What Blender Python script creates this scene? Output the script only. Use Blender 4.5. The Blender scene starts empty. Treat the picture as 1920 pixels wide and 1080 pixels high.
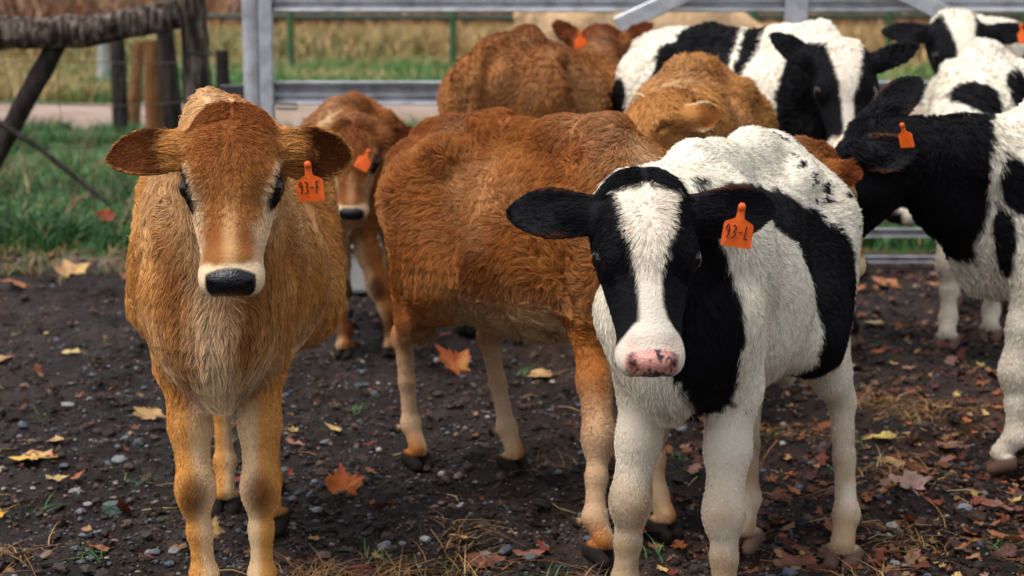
import bpy, math, random, os
import numpy as np
from mathutils import Vector, Matrix
DRAFT = ''          # quick-look switch, off
scene = bpy.context.scene
COL = scene.collection

# ------------------------------------------------------------------ camera, sky, sun, exposure
H_CAM = 1.15
cam_d = bpy.data.cameras.new('camera')
cam = bpy.data.objects.new('camera', cam_d); COL.objects.link(cam)
cam.location = (0, 0, H_CAM)
cam.rotation_euler = (math.pi/2 - math.atan(525/3200), 0, 0)
cam_d.sensor_width = 36; cam_d.lens = 60
cam_d.clip_start = .05; cam_d.clip_end = 2000
cam_d.dof.use_dof = True; cam_d.dof.focus_distance = 2.95; cam_d.dof.aperture_fstop = 5.0
scene.camera = cam
SUN_EL, SUN_AZ = math.radians(66), math.radians(-120)     # azimuth from +Y towards +X
world = bpy.data.worlds.new('World'); scene.world = world; world.use_nodes = True
nt = world.node_tree; nt.nodes.clear()
sky = nt.nodes.new('ShaderNodeTexSky'); sky.sky_type = 'NISHITA'; sky.sun_disc = False
sky.sun_elevation = SUN_EL; sky.sun_rotation = SUN_AZ; sky.dust_density = 3; sky.air_density = 1.0
hs = nt.nodes.new('ShaderNodeHueSaturation'); hs.inputs['Saturation'].default_value = .35
bg = nt.nodes.new('ShaderNodeBackground'); bg.inputs['Strength'].default_value = .15
wo = nt.nodes.new('ShaderNodeOutputWorld')
nt.links.new(sky.outputs[0], hs.inputs['Color']); nt.links.new(hs.outputs[0], bg.inputs['Color']); nt.links.new(bg.outputs[0], wo.inputs[0])
sun_d = bpy.data.lights.new('sun', 'SUN'); sun_d.energy = 1.5; sun_d.angle = math.radians(28); sun_d.color = (1, .95, .87)
sun = bpy.data.objects.new('sun', sun_d); COL.objects.link(sun)
sun.rotation_euler = Vector((-math.sin(SUN_AZ)*math.cos(SUN_EL), -math.cos(SUN_AZ)*math.cos(SUN_EL), -math.sin(SUN_EL))).to_track_quat('-Z', 'Y').to_euler()
sun.location = (0, 0, 12)
scene.view_settings.view_transform = 'Standard'; scene.view_settings.look = 'None'
scene.view_settings.exposure = 0.6; scene.view_settings.gamma = 1
scene.render.engine = 'CYCLES'
scene.cycles.max_bounces = 8

# ------------------------------------------------------------------ small helpers
f32 = np.float32
def sm(a, b, x):
    t = np.clip((x-a)/(b-a), 0, 1); return t*t*(3-2*t)
def mix(a, b, t): return a + (b-a)*t
def nrm(v):
    v = np.asarray(v, float); return v/(np.linalg.norm(v, axis=-1, keepdims=True)+1e-9)
class Noise:
    """smooth 3-D value noise on a hashed lattice"""
    def __init__(s, seed): s.t = np.random.RandomState(seed).rand(65536).astype(f32)
    def __call__(s, P, scale, off=0):
        q = P/scale + 97.3 + off; i = np.floor(q).astype(np.int64); f = (q-i).astype(f32); f = f*f*(3-2*f)
        r = 0
        for dx in (0, 1):
            wx = f[:, 0] if dx else 1-f[:, 0]
            for dy in (0, 1):
                wy = f[:, 1] if dy else 1-f[:, 1]
                for dz in (0, 1):
                    wz = f[:, 2] if dz else 1-f[:, 2]
                    h = ((i[:, 0]+dx)*73856093 ^ (i[:, 1]+dy)*19349663 ^ (i[:, 2]+dz)*83492791) & 65535
                    r = r + wx*wy*wz*s.t[h]
        return r*2-1
NZ = Noise(7)
def fbm(P, scale, off=0, o=3):
    r = 0; a = 1.; t = 0
    for k in range(o):
        r = r + a*NZ(P, scale, off+k*13.7); t += a; a *= .55; scale *= .48
    return r/t
def P2(x, y): return np.stack([x, y, np.zeros_like(x)], -1)

MATS = {}
def nodes_of(m):
    m.use_nodes = True; n = m.node_tree.nodes; return n, m.node_tree.links, n['Principled BSDF']
def mat(name, color, rough=.6, metal=0., spec=.4, noise=None, bump=None, attr=None, subsurface=0):
    """noise = (scale, colour2, detail, lo, hi) ; bump = (scale, strength)"""
    m = bpy.data.materials.new(name); n, L, b = nodes_of(m)
    b.inputs['Base Color'].default_value = (*color, 1); b.inputs['Roughness'].default_value = rough
    b.inputs['Metallic'].default_value = metal; b.inputs['Specular IOR Level'].default_value = spec
    tc = n.new('ShaderNodeTexCoord')
    src = None
    if attr:
        a = n.new('ShaderNodeAttribute'); a.attribute_name = attr; src = a.outputs['Color']
    if noise:
        t = n.new('ShaderNodeTexNoise'); t.inputs['Scale'].default_value = noise[0]; t.inputs['Detail'].default_value = noise[2]
        L.new(tc.outputs['Object'], t.inputs['Vector'])
        r = n.new('ShaderNodeMapRange'); r.inputs[1].default_value = noise[3]; r.inputs[2].default_value = noise[4]
        L.new(t.outputs[0], r.inputs[0])
        x = n.new('ShaderNodeMix'); x.data_type = 'RGBA'
        L.new(r.outputs[0], x.inputs[0])
        if src: L.new(src, x.inputs[6])
        else: x.inputs[6].default_value = (*color, 1)
        x.inputs[7].default_value = (*noise[1], 1); src = x.outputs[2]
    if src: L.new(src, b.inputs['Base Color'])
    if bump:
        t = n.new('ShaderNodeTexNoise'); t.inputs['Scale'].default_value = bump[0]; t.inputs['Detail'].default_value = 6
        L.new(tc.outputs['Object'], t.inputs['Vector'])
        k = n.new('ShaderNodeBump'); k.inputs['Strength'].default_value = bump[1]; k.inputs['Distance'].default_value = .01
        L.new(t.outputs[0], k.inputs['Height']); L.new(k.outputs[0], b.inputs['Normal'])
    MATS[name] = m
    return m

def mesh_np(name, V, F, color=None, smooth=True):
    """V (n,3), F (m,3|4) arrays -> mesh, optional per-vertex colour attribute 'tint'"""
    me = bpy.data.meshes.new(name); V = np.asarray(V, f32); F = np.asarray(F, np.int32); k = F.shape[1]
    me.vertices.add(len(V)); me.vertices.foreach_set('co', V.ravel())
    me.loops.add(F.size); me.loops.foreach_set('vertex_index', F.ravel())
    me.polygons.add(len(F)); me.polygons.foreach_set('loop_start', np.arange(0, F.size, k, dtype=np.int32))
    me.polygons.foreach_set('use_smooth', np.full(len(F), smooth, bool))
    if color is not None:
        a = me.attributes.new('tint', 'FLOAT_COLOR', 'POINT')
        c = np.ones((len(V), 4), f32); c[:, :color.shape[1]] = color; a.data.foreach_set('color', c.ravel())
    me.update(calc_edges=True); return me
def link(name, data, parent=None, m=None, loc=None):
    o = bpy.data.objects.new(name, data); COL.objects.link(o)
    if parent: o.parent = parent
    if m is not None and not len(data.materials): data.materials.append(m)
    if loc is not None: o.location = loc
    return o
def thing(name, label, cat, loc=(0, 0, 0), rz=0, group=None):
    o = bpy.data.objects.new(name, None); COL.objects.link(o); o.location = loc; o.rotation_euler = (0, 0, rz)
    o.empty_display_size = .1
    return tag(o, label, cat, group)
def tag(o, label=None, cat=None, group=None, kind=None):
    if label: o['label'] = label
    if cat: o['category'] = cat
    if group: o['group'] = group
    if kind: o['kind'] = kind
    return o

# ------------------------------------------------------------------ implicit surfaces
class SDF:
    def __init__(s, P): s.P = P; s.D = np.full(len(P), 3., f32)
    def _sub(s, lo, hi, m):
        P = s.P; ok = np.ones(len(P), bool)
        for a in range(3): ok &= (P[:, a] > lo[a]-m) & (P[:, a] < hi[a]+m)
        return np.nonzero(ok)[0]
    def _mix(s, idx, d, k, sub):
        D = s.D[idx]
        if sub:
            h = np.clip(.5-.5*(D+d)/k, 0, 1); s.D[idx] = D*(1-h)+(-d)*h+k*h*(1-h)
        else:
            h = np.clip(.5+.5*(D-d)/k, 0, 1); s.D[idx] = D*(1-h)+d*h-k*h*(1-h)
    def cone(s, a, b, ra, rb, k=.03, sub=False):
        a = np.asarray(a, float); b = np.asarray(b, float); R = max(ra, rb)
        idx = s._sub(np.minimum(a, b)-R, np.maximum(a, b)+R, .14)
        if not len(idx): return
        p = s.P[idx]; ba = (b-a).astype(f32); pa = p-a.astype(f32); t = np.clip(pa@ba/(ba@ba+1e-9), 0, 1)
        d = np.linalg.norm(pa-t[:, None]*ba, axis=1)-(ra+(rb-ra)*t)
        s._mix(idx, d.astype(f32), k, sub)
    def ell(s, c, r, k=.03, R=None, sub=False, bend=None):
        c = np.asarray(c, float); r = np.asarray(r, float); m = r.max()
        idx = s._sub(c-m, c+m, .14)
        if not len(idx): return
        q = s.P[idx]-c.astype(f32)
        if R is not None: q = q@np.asarray(R, f32)              # columns of R = local axes
        if bend is not None: q = bend(q)
        rr = r.astype(f32); k0 = np.linalg.norm(q/rr, axis=1); k1 = np.linalg.norm(q/(rr*rr), axis=1)+1e-6
        s._mix(idx, (k0*(k0-1)/k1).astype(f32), k, sub)
def smin(a, b, k):
    h = np.clip(.5+.5*(b-a)/k, 0, 1); return b*(1-h)+a*h-k*h*(1-h)

def polygonise(fn, lo, hi, h):
    """sparse surface nets: coarse blocks near the surface are sampled at spacing h"""
    B = 5; lo = np.asarray(lo, float); nb = np.ceil((np.asarray(hi)-lo)/(B*h)).astype(int)
    g = np.stack(np.meshgrid(*[np.arange(n) for n in nb], indexing='ij'), -1).reshape(-1, 3)
    cen = (lo+(g+.5)*B*h-.5*h).astype(f32); dc = fn(cen)
    act = np.abs(dc) < B*h*1.25
    D = np.where(dc < 0, -1, 1).astype(f32).reshape(nb)
    D = D.repeat(B, 0).repeat(B, 1).repeat(B, 2)
    o = np.stack(np.meshgrid(*[np.arange(B)]*3, indexing='ij'), -1).reshape(-1, 3)
    gi = (g[act][:, None, :]*B+o[None]).reshape(-1, 3)
    D[gi[:, 0], gi[:, 1], gi[:, 2]] = fn((lo+gi*h).astype(f32))
    ins = D < 0; c = 0
    for dx in (0, 1):
        for dy in (0, 1):
            for dz in (0, 1):
                c = c + ins[dx:ins.shape[0]-1+dx, dy:ins.shape[1]-1+dy, dz:ins.shape[2]-1+dz].astype(np.int8)
    cell = np.argwhere((c > 0) & (c < 8)); vid = np.full(c.shape, -1, np.int32); vid[tuple(cell.T)] = np.arange(len(cell))
    acc = np.zeros((len(cell), 3)); cnt = np.zeros(len(cell))
    for ax in range(3):
        e = np.zeros(3, int); e[ax] = 1; u, v = [q for q in range(3) if q != ax]
        for du in (0, 1):
            for dv in (0, 1):
                p0 = cell.copy(); p0[:, u] += du; p0[:, v] += dv; p1 = p0+e
                a = D[tuple(p0.T)]; b = D[tuple(p1.T)]; m = (a < 0) != (b < 0)
                t = np.where(m, a/(a-b+1e-12), 0)
                acc[m] += p0[m]+e*t[m][:, None]; cnt[m] += 1
    V = lo+(acc/cnt[:, None])*h
    Fs = []
    for ax in range(3):
        u, v = (ax+1) % 3, (ax+2) % 3
        sl0 = [slice(None)]*3; sl1 = [slice(None)]*3; sl0[ax] = slice(0, -1); sl1[ax] = slice(1, None)
        a = ins[tuple(sl0)]; b = ins[tuple(sl1)]; q = np.argwhere(a != b)
        q = q[(q[:, u] > 0) & (q[:, v] > 0) & (q[:, u] < D.shape[u]-1) & (q[:, v] < D.shape[v]-1)]
        flip = ~a[tuple(q.T)]
        eu = np.zeros(3, int); eu[u] = 1; ev = np.zeros(3, int); ev[v] = 1
        f = np.stack([vid[tuple((q-eu-ev).T)], vid[tuple((q-ev).T)], vid[tuple(q.T)], vid[tuple((q-eu).T)]], 1)
        f[flip] = f[flip][:, ::-1]; Fs.append(f)
    F = np.concatenate(Fs); F = F[(F >= 0).all(1)]
    E = np.concatenate([F[:, [0, 1]], F[:, [1, 2]], F[:, [2, 3]], F[:, [3, 0]]])
    n = len(V); deg = np.bincount(E[:, 0], minlength=n).astype(float)+np.bincount(E[:, 1], minlength=n)
    for lam in (.5, -.35, .5, -.35):
        S = np.stack([np.bincount(E[:, 0], V[E[:, 1], a], n)+np.bincount(E[:, 1], V[E[:, 0], a], n) for a in range(3)], 1)
        V = V+lam*(S/np.maximum(deg, 1)[:, None]-V)
    return V, F
def vnormals(V, F):
    n = np.cross(V[F[:, 2]]-V[F[:, 0]], V[F[:, 3]]-V[F[:, 1]]); N = np.zeros_like(V)
    for a in range(3):
        w = n[:, a]
        N[:, a] = sum(np.bincount(F[:, k], w, len(V)) for k in range(4))
    return nrm(N)

# ------------------------------------------------------------------ the calf
def R_from(F, U):
    """columns: forward, left, up"""
    x = nrm(F); y = nrm(np.cross(U, x)); z = np.cross(x, y); return np.stack([x, y, z], 1)
class Calf:
    """one calf; local frame x forward, y left, z up, origin on the ground. Distances are scaled by S."""
    def __init__(s, pos, yaw, S=1., head=None, look=(1, 0, -.6), up=(0, 0, 1), hs=None, hooves=None, ears=None, fat=1., tail=None, width=1., drop=0., lw=.80, fore=.92, bony=1., crest=0.):
        s.pos = np.array([pos[0], pos[1], 0.]); s.yaw = yaw; c, n = math.cos(yaw), math.sin(yaw)
        s.M = np.array([[c, n, 0], [-n, c, 0], [0, 0, 1.]])         # world -> local
        s.S = S; s.hs = hs or S; s.fat = fat; s.width = width; s.drop = drop; s.lw = lw; s.fore = fore; s.bony = bony; s.crest = crest
        s.hc = s.M@(np.array(head)-s.pos); s.HR = R_from(s.M@nrm(look), s.M@nrm(up))
        d = {'FL': (.29, .085), 'FR': (.29, -.085), 'HL': (-.42, .09), 'HR': (-.42, -.09)}
        s.hoof = {k: np.array([v[0]*S, v[1]*S, 0]) for k, v in d.items()}
        for k, v in (hooves or {}).items(): s.hoof[k] = (s.M@(np.array([v[0], v[1], 0.])-s.pos))
        s.ears = ears or {'L': dict(out=(-.1, 1, .1), face=(1, .1, .2)), 'R': dict(out=(-.1, -1, .1), face=(1, -.1, .2))}
        s.tail = tail; s.legs()
    def w(s, *p): return s.M.T@np.array(p)+s.pos
    def legs(s):
        S = s.S; s.J = {}
        for k, h in s.hoof.items():
            sy = 1 if k[1] == 'L' else -1
            if k[0] == 'F':
                sh = np.array([.31, sy*.088*s.fore, .63])*S; el = np.array([.235, sy*.086*s.fore, .49])*S
                fe = h+np.array([-.020, 0, .098])*S
                t = (.262*S-el[2])/(fe[2]-el[2]); kn = el+(fe-el)*t+np.array([.018, 0, 0])*S
                s.J[k] = (sh, el, kn, fe, h)
            else:
                hip = np.array([-.34, sy*.085, .72])*S; st = np.array([-.23+.25*(h[0]/S+.42), sy*.125, .52])*S
                fe = h+np.array([-.022, 0, .115])*S
                hk = np.array([fe[0]*.75+hip[0]*.25-.055*S, fe[1]*.75+hip[1]*.25, .34*S])
                s.J[k] = (hip, st, hk, fe, h)
    # groups ----------------------------------------------------------------
    def H(s, *p): return s.hc+s.HR@(np.array(p)*s.hs)
    def g_torso(s, P):
        q = SDF(P); S = s.S; w = s.width*S; A = lambda *p: np.array(p)*S
        q.ell(A(-.06, 0, .645), np.array([.40*S, .185*w, .225*S*s.fat]), .05)
        q.ell(A(.20, 0, .685-s.drop), np.array([.22*S, .135*w*s.fore, .22*S]), .08)
        q.ell(A(-.33, 0, .74), np.array([.20*S, .155*w*s.bony**-.25, .165*S*s.bony**-.15]), .08)
        q.ell(A(-.06, 0, .60), np.array([.26*S, .178*w, .165*S*s.fat]), .06)
        q.cone(A(-.46, 0, .875), A(-.20, 0, .895), .028*S, .03*S, .07)
        q.cone(A(-.20, 0, .895), A(.06, 0, .885-s.drop), .03*S, .035*S, .07)
        q.cone(A(.06, 0, .885-s.drop), A(.23, 0, .915-1.3*s.drop), .035*S, .035*S, .07)
        for y in (-1, 1):
            q.ell(A(-.25, y*.120*s.width, .838), A(.05, .030, .032)*s.bony**.6, .05)       # hook bones
            q.ell(A(-.475, y*.07*s.width, .79), A(.04, .032, .045)*s.bony**.4, .05)         # pin bones
            q.ell(A(.24, y*.088*s.fore, .70-s.drop), A(.10, .050*s.fore, .17), .06)
            q.ell(A(-.17, y*.240*s.width, .72), A(.07, .05, .10)*s.bony**.5, .09, sub=True)         # hollow flank            # shoulder blade
            q.cone(A(-.36, y*.085, .72), A(-.25, y*.12, .56), .115*S, .09*S, .06)
            q.ell(A(.355, y*.072*s.fore, .60), A(.055, .045, .065), .05)           # shoulder point
        q.ell(A(.33, 0, .54), A(.105, .070, .105), .06)                    # brisket
        # neck
        a = A(.25, 0, .74-s.drop); b = s.H(-.070, 0, -.03); m = (a+b)/2+np.array([0, 0, .01])*S
        q.cone(a, m, .130*S*s.fore, .098*S*s.fore, .08); q.cone(m, b, .098*S*s.fore, .076*s.hs, .06)
        a = A(.34, 0, .58); b = s.H(-.045, 0, -.075)
        q.cone(a, (a+b)/2, .085*S, .062*S, .06); q.cone((a+b)/2, b, .062*S, .05*s.hs, .06)
        if s.crest: q.ell(A(.22, -.012, .925), A(.10, .030, .055), .05)
        # tail
        t = s.tail or [(-.50, 0, .86), (-.545, 0, .78), (-.545, 0, .62), (-.53, .005, .45), (-.52, .01, .36)]
        for i in range(len(t)-1):
            q.cone(A(*t[i]), A(*t[i+1]), (.028, .021, .016, .016, .02)[min(i, 4)]*S, (.021, .016, .014, .022, .01)[min(i, 4)]*S, .02)
        return q.D
    def g_legs(s, P):
        q = SDF(P); S = s.S; T = S*s.lw
        for k, (a, b, c, d, h) in s.J.items():
            sy = 1 if k[1] == 'L' else -1
            if k[0] == 'F':
                q.cone(a, b, .074*S*s.fore, .056*S*s.fore, .05); q.cone(b, (b+c)/2, .056*S*s.fore, .050*T, .03); q.cone((b+c)/2, c, .050*T, .041*T, .025)
                q.ell(c+np.array([.006, 0, -.005])*S, np.array([.036, .0365, .052])*T, .035)
                q.cone(c, (c+d)/2, .034*T, .0285*T, .025); q.cone((c+d)/2, d, .0285*T, .030*T, .02)
            else:
                q.cone(a, b, .11*S, .088*S, .05); q.cone(b, (b+c*2)/3, .078*S, .042*T, .035); q.cone((b+2*c)/3, c, .042*T, .033*T, .02); q.cone(np.array([-.415, sy*.085, .70])*S, (a*.2+c*.8), .075*S, .036*S, .05)
                q.ell(c+np.array([-.012, 0, .012])*S, np.array([.038, .028, .045])*T, .02)
                q.cone(c, (c+d)/2, .033*T, .027*T, .015); q.cone((c+d)/2, d, .027*T, .029*T, .015)
            q.ell(d, np.array([.032, .032, .032])*T, .018)
            q.cone(d, h+np.array([.012, 0, .055])*S, .029*T, .032*T, .015)
            for y in (-1, 1):
                q.cone(h+np.array([-.006, y*.021, .032])*S, h+np.array([.034, y*.018, .013])*S, .0215*S, .015*S, .003)   # claws
                q.ell(d+np.array([-.036, y*.018, -.018])*S, np.array([.013, .011, .014])*S, .006)                       # dewclaws
        D = q.D; lo = -P[:, 2]+.001
        return np.maximum(D, np.where(P[:, 2] < .05, lo, -1)).astype(f32)
    def g_head(s, P):
        L = ((P-s.hc.astype(f32))@s.HR.astype(f32))/s.hs; q = SDF(L)
        q.ell((-.026, 0, .0), (.074, .082, .072), .03)
        q.ell((.0, 0, .03), (.085, .072, .047), .03)
        q.ell((-.070, 0, .030), (.034, .052, .034), .03)
        q.cone((.03, 0, .002), (.175, 0, -.014), .064, .040, .03)
        for y in (-1, 1):
            q.ell((.036, y*.060, .026), (.034, .026, .022), .02)
            q.cone((.05, y*.034, -.022), (.165, y*.020, -.028), .043, .030, .03)
            q.ell((-.012, y*.045, -.062), (.075, .032, .050), .03)
            q.ell((.046, y*.064, .010), (.036, .022, .030), .012)
        q.cone((.02, 0, -.078), (.18, 0, -.060), .046, .026, .03)
        q.ell((-.06, 0, -.06), (.07, .07, .07), .03)
        q.ell((.198, 0, -.024), (.046, .046, .036), .026)
        for y in (-1, 1): q.ell((.208, y*.031, -.030), (.034, .027, .030), .012)
        q.ell((.229, 0, -.010), (.021, .041, .026), .010)
        q.ell((.188, 0, -.064), (.034, .034, .020), .012)
        for y in (-1, 1):
            a = nrm(np.array([.35, y*1., .45])); b = nrm(np.cross(a, (0, y*-.5, 1))); c = np.cross(a, b)
            q.ell((.251, y*.030, -.006), (.020, .0085, .012), .005, sub=True, R=R_from((.8, -y*.25, .0), (0, y*.7, 1)))
            q.ell((.244, y*.043, -.002), (.016, .006, .010), .005, sub=True)
            q.ell((.050, y*.092, .020), (.021, .018, .014), .006, sub=True)
        q.ell((.215, 0, -.053), (.045, .06, .0035), .004, sub=True)
        return q.D*s.hs
    def ear_frame(s, k):
        e = s.ears[k]; sy = 1 if k == 'L' else -1
        x = s.M@nrm(e['wout']) if 'wout' in e else s.HR@nrm(e['out']); n = s.M@nrm(e['wface']) if 'wface' in e else s.HR@nrm(e['face'])
        R = R_from(x, n)                                        # x along ear, y across, z opening side
        base = s.H(*e.get('base', (-.040, sy*.068, .002))); return base, R, e
    def g_ears(s, P):
        q = SDF(P)
        for k in s.ears:
            base, R, e = s.ear_frame(k); h = s.hs; Lh = e.get('len', .08)*h; W = e.get('wid', .043)*h; cup = e.get('cup', 5.)/h; droop = e.get('droop', 0.)
            idx = q._sub(base-2.6*Lh, base+2.6*Lh, .02)
            if not len(idx): continue
            p = (q.P[idx]-base.astype(f32))@R.astype(f32); t = p[:, 0]/(2*Lh); tc = np.clip(t, 0, 1.1)
            z = p[:, 2]-cup*p[:, 1]**2*(.4+.8*tc)+droop*tc*tc*Lh
            # outline: width grows from the base, broadest past the middle, rounded tip
            prof = W*(.50+1.35*tc-1.05*tc*tc)*np.sqrt(np.clip(1-np.clip((t-.45)/.60, 0, 1)**2, 0, 1))
            dl = np.abs(p[:, 1])-prof; dl = np.maximum(dl*.85, (t-1.05)*2*Lh); dl = np.maximum(dl, -p[:, 0]-.02)
            th = .0052*h; dd = np.where(dl > -th, np.sqrt(np.maximum(dl+th, 0)**2+z*z), np.abs(z))-th
            q._mix(idx, dd.astype(f32), .012, False)
            q.cone(base-R[:, 0]*.01*h, base+R[:, 0]*.05*h, .036*h, .024*h, .02)
        return q.D
    def fn(s, P):
        t = s.g_torso(P); l = s.g_legs(P); hd = s.g_head(P); e = s.g_ears(P)
        d = smin(t, l, .035*s.S); d = smin(d, hd, .03*s.S); return smin(d, e, .014*s.hs)
    def build(s, res):
        pts = [s.hc+[.3, .3, .3], s.hc-[.3, .3, .3]]+[j for J in s.J.values() for j in J]
        pts = np.array(pts); S = s.S
        lo = np.minimum(pts.min(0), [-.62*S, -.26*S, 0])-.06; hi = np.maximum(pts.max(0), [.5*S, .26*S, 1.0*S])+.06; lo[2] = -.03
        V, F = polygonise(s.fn, lo, hi, res)
        s.V, s.F, s.N = V, F, vnormals(V, F)
        P = V.astype(f32); s.dt, s.dl, s.dh, s.de = s.g_torso(P), s.g_legs(P), s.g_head(P), s.g_ears(P)
        return s
    def info(s):
        """per-vertex coordinates used by coats and fur"""
        P = s.V; I = {}
        I['B'] = P/s.S; I['N'] = s.N; I['h'] = ((P-s.hc)@s.HR)/s.hs; I['hn'] = s.N@s.HR
        I['mh'] = sm(-.03, .03, np.minimum(s.dt, s.dl)-np.minimum(s.dh, s.de))
        I['me'] = sm(-.004, .012, s.dh-s.de)*(s.de < .02)
        I['ml'] = sm(-.02, .03, s.dt-s.dl)
        I['z'] = P[:, 2]/s.S
        for k in s.ears:
            b, R, e = s.ear_frame(k); q = (P-b)@R/s.hs; near = (np.sign(((P-s.hc)@s.HR)[:, 1]) == (1 if k == 'L' else -1))
            I['ein'] = np.where(near, (s.N@R)[:, 2], I.get('ein', 0)); I['ex'] = np.where(near, q[:, 0], I.get('ex', 0)); I['ew'] = np.where(near, q[:, 1], I.get('ew', 0))
        return I

def hoof_zone(s, I):
    """0..1 where horn is"""
    z = np.ones(len(s.V)); 
    near = np.full(len(s.V), 9.); dx = np.zeros(len(s.V))
    for k, J in s.J.items():
        d = np.linalg.norm((s.V-J[4])[:, :2], axis=1)/s.S; m = d < near; near = np.where(m, d, near); dx = np.where(m, (s.V[:, 0]-J[4][0])/s.S, dx)
    lim = .046-.25*np.clip(dx-.01, -.02, .05)
    hz = sm(.004, -.004, I['z']-lim)*(near < .09)
    for k, J in s.J.items():
        for y in (-1, 1):
            d = np.linalg.norm(s.V-(J[3]+np.array([-.040, y*.018, -.020])*s.S), axis=1)/s.S; hz = np.maximum(hz, sm(.019, .014, d))
    return hz

def coat_jersey(s, I, base=(.42, .17, .045), dark=(.20, .055, .012), cream=(.66, .49, .28), belly=.6, headdark=.8, var=.5, seed=0, sock=0., pale=.0, knee=.8, face=1., redtop=.3, hb=.30, blink=False, neck=0., chest=0., rim=0., mane=0., ear=.8):
    B, N, h, z = I['B'], I['N'], I['h'], I['z']; n = len(B)
    base, dark, cream = map(np.array, (base, dark, cream))
    c = np.tile(base, (n, 1)); nz = fbm(B, .16, seed); n2 = fbm(B, .05, seed+5)
    c = mix(c, dark, (np.clip(.25+nz*.9+n2*.3, 0, 1)*var*(1-I['ml']*.5))[:, None])
    c = mix(c, dark, (sm(.80, .93, z)*redtop)[:, None]); c = mix(c, mix(base, cream, .75), (sm(.05, -.45, fbm(B, .20, seed+30))*.35*belly*(1-I['ml']))[:, None])
    c = mix(c, cream, (sm(.2, .9, -N[:, 2])*belly+sm(.62, .45, z)*.35*belly*(1-I['ml']))[:, None].clip(0, 1))
    front = sm(.25, .42, B[:, 0])*sm(.06, .0, np.abs(B[:, 1]))*(1-I['mh'])
    c = mix(c, cream, (front*.8)[:, None])
    c = mix(c, dark, (sm(.22, .36, B[:, 0])*np.exp(-((np.abs(B[:, 1])-.062)/.026)**2)*sm(.40, .48, z)*sm(.80, .68, z)*chest*(.8+.5*n2))[:, None].clip(0, 1))
    c = mix(c, base*np.array([1.05, .98, .90]), (sm(.60, .45, z)*I['ml']*.7)[:, None])
    inner = sm(-.10, .55, -np.sign(B[:, 1])*N[:, 1]+.12*N[:, 0])
    c = mix(c, cream, (inner*sm(.66, .40, z)*.75*np.clip(belly*1.3, 0, 1))[:, None])
    c = mix(c, mix(cream, np.array([.5, .33, .24]), .5), (sm(.42, .26, z)*sm(.05, .12, z)*pale)[:, None])
    for k in s.J:
        q = s.V-s.J[k][2]-np.array([.045 if k[0] == 'F' else .0, 0, 0])*s.S; d = np.linalg.norm(q*[1, 1.1, .75], axis=1)/s.S
        if k[0] == 'F': c = mix(c, dark*.4, (sm(.050, .012, d+.35*np.sign(B[:, 1])*(s.V-s.J[k][2])[:, 1]/s.S*0)*knee)[:, None])
        d = np.linalg.norm((s.V-s.J[k][3])*[1, 1, .8], axis=1)/s.S
        c = mix(c, dark*.5, (sm(.07, .03, d)*sock)[:, None])
    c = mix(c, dark, (sm(.20, .38, B[:, 0])*neck)[:, None])
    c = mix(c, mix(base, cream, .45), (sm(.15, .28, B[:, 0])*sm(.70, .82, z)*mane)[:, None])
    # head
    m = mix(I['mh'], sm(.40, .60, I['mh']), mane); hx, hy, hz = h[:, 0], h[:, 1], h[:, 2]; ay = np.abs(hy); hc = np.tile(mix(base, dark, hb), (n, 1)); hn = fbm(h, .05, 3)
    hc = mix(hc, dark, (sm(.10, -.02, hx+.02*hn)*sm(.075, .03, ay)*sm(-.02, .02, hz)*headdark*.75+hn*.12).clip(0, 1)[:, None])
    hc = mix(hc, dark, (sm(.045, .010, np.hypot(hx-.155, (ay-.036)*1.2))*.6*headdark)[:, None])
    hc = mix(hc, mix(base, cream, .35), (sm(.022, .0, ay)*sm(.06, .16, hx)*.7)[:, None])
    hc = mix(hc, dark*.8, (sm(-.045, -.075, hx+.02*hn)*sm(.0, .03, hz)*.8*headdark)[:, None])
    hc = mix(hc, dark*.6, (np.exp(-((hx+.005)/.022)**2-(ay/.016)**2)*headdark*.55)[:, None])
    cheek = sm(.036, .062, ay+.35*(hx-.1)*0+.02*hn)*sm(.05, .09, hx)+sm(-.010, -.04, hz)*sm(-.02, .05, hx)
    hc = mix(hc, cream, (np.clip(cheek, 0, 1)*.85*face)[:, None])
    hc = mix(hc, cream*1.05, (sm(.196, .208, hx-.35*np.maximum(hz, 0)+.30*np.maximum(ay-.025, 0)+.35*np.maximum(-.03-hz, 0)+.008*fbm(h, .02, 8))*1.)[:, None])
    de = np.sqrt(((hx-.050+.25*(hz-.02))/1.4)**2+((ay-.078)*.9)**2+((hz-.018))**2)
    hc = mix(hc, cream, (sm(.042, .03, de)*.8*face)[:, None])
    hc = mix(hc, cream*.8, sm(-.03, -.08, hz)[:, None]*.6)
    hc = mix(hc, np.array([.008, .006, .006]), (sm(.034, .026, de)*(0 if blink else 1)+(sm(.0045, .002, np.abs(hz-.016))*sm(.03, .02, de)*.8 if blink else 0))[:, None])
    # ears
    ein = sm(.1, .6, I['ein'])*sm(.03, .06, I['ex'])
    ec = mix(np.tile(mix(base, dark, .35), (n, 1)), dark*ear, ein[:, None])
    ec = mix(ec, cream, (rim*sm(.028, .040, np.abs(I['ew'])+.5*np.maximum(I['ex']-.075, 0)))[:, None])
    hc = mix(hc, ec, I['me'][:, None])
    c = mix(c, hc, m[:, None])
    c = nose(c, I, (.008, .007, .009), m)
    hz_ = hoof_zone(s, I)
    return mix(c, np.array([.018, .014, .012]), hz_[:, None]).clip(0, 1)
def nose_mask(I):
    h = I['h']; hx, ay, hz = h[:, 0], np.abs(h[:, 1]), h[:, 2]
    w = .0435-.35*np.clip(-.016-hz, 0, .05); q = (ay/w)**2.6+(np.abs(hz+.010)/.035)**2.6
    return sm(1.12, .90, q)*sm(.2145, .2195, hx+.12*np.clip(hz, -.1, .03)+.75*np.maximum(-.022-hz, 0))
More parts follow.
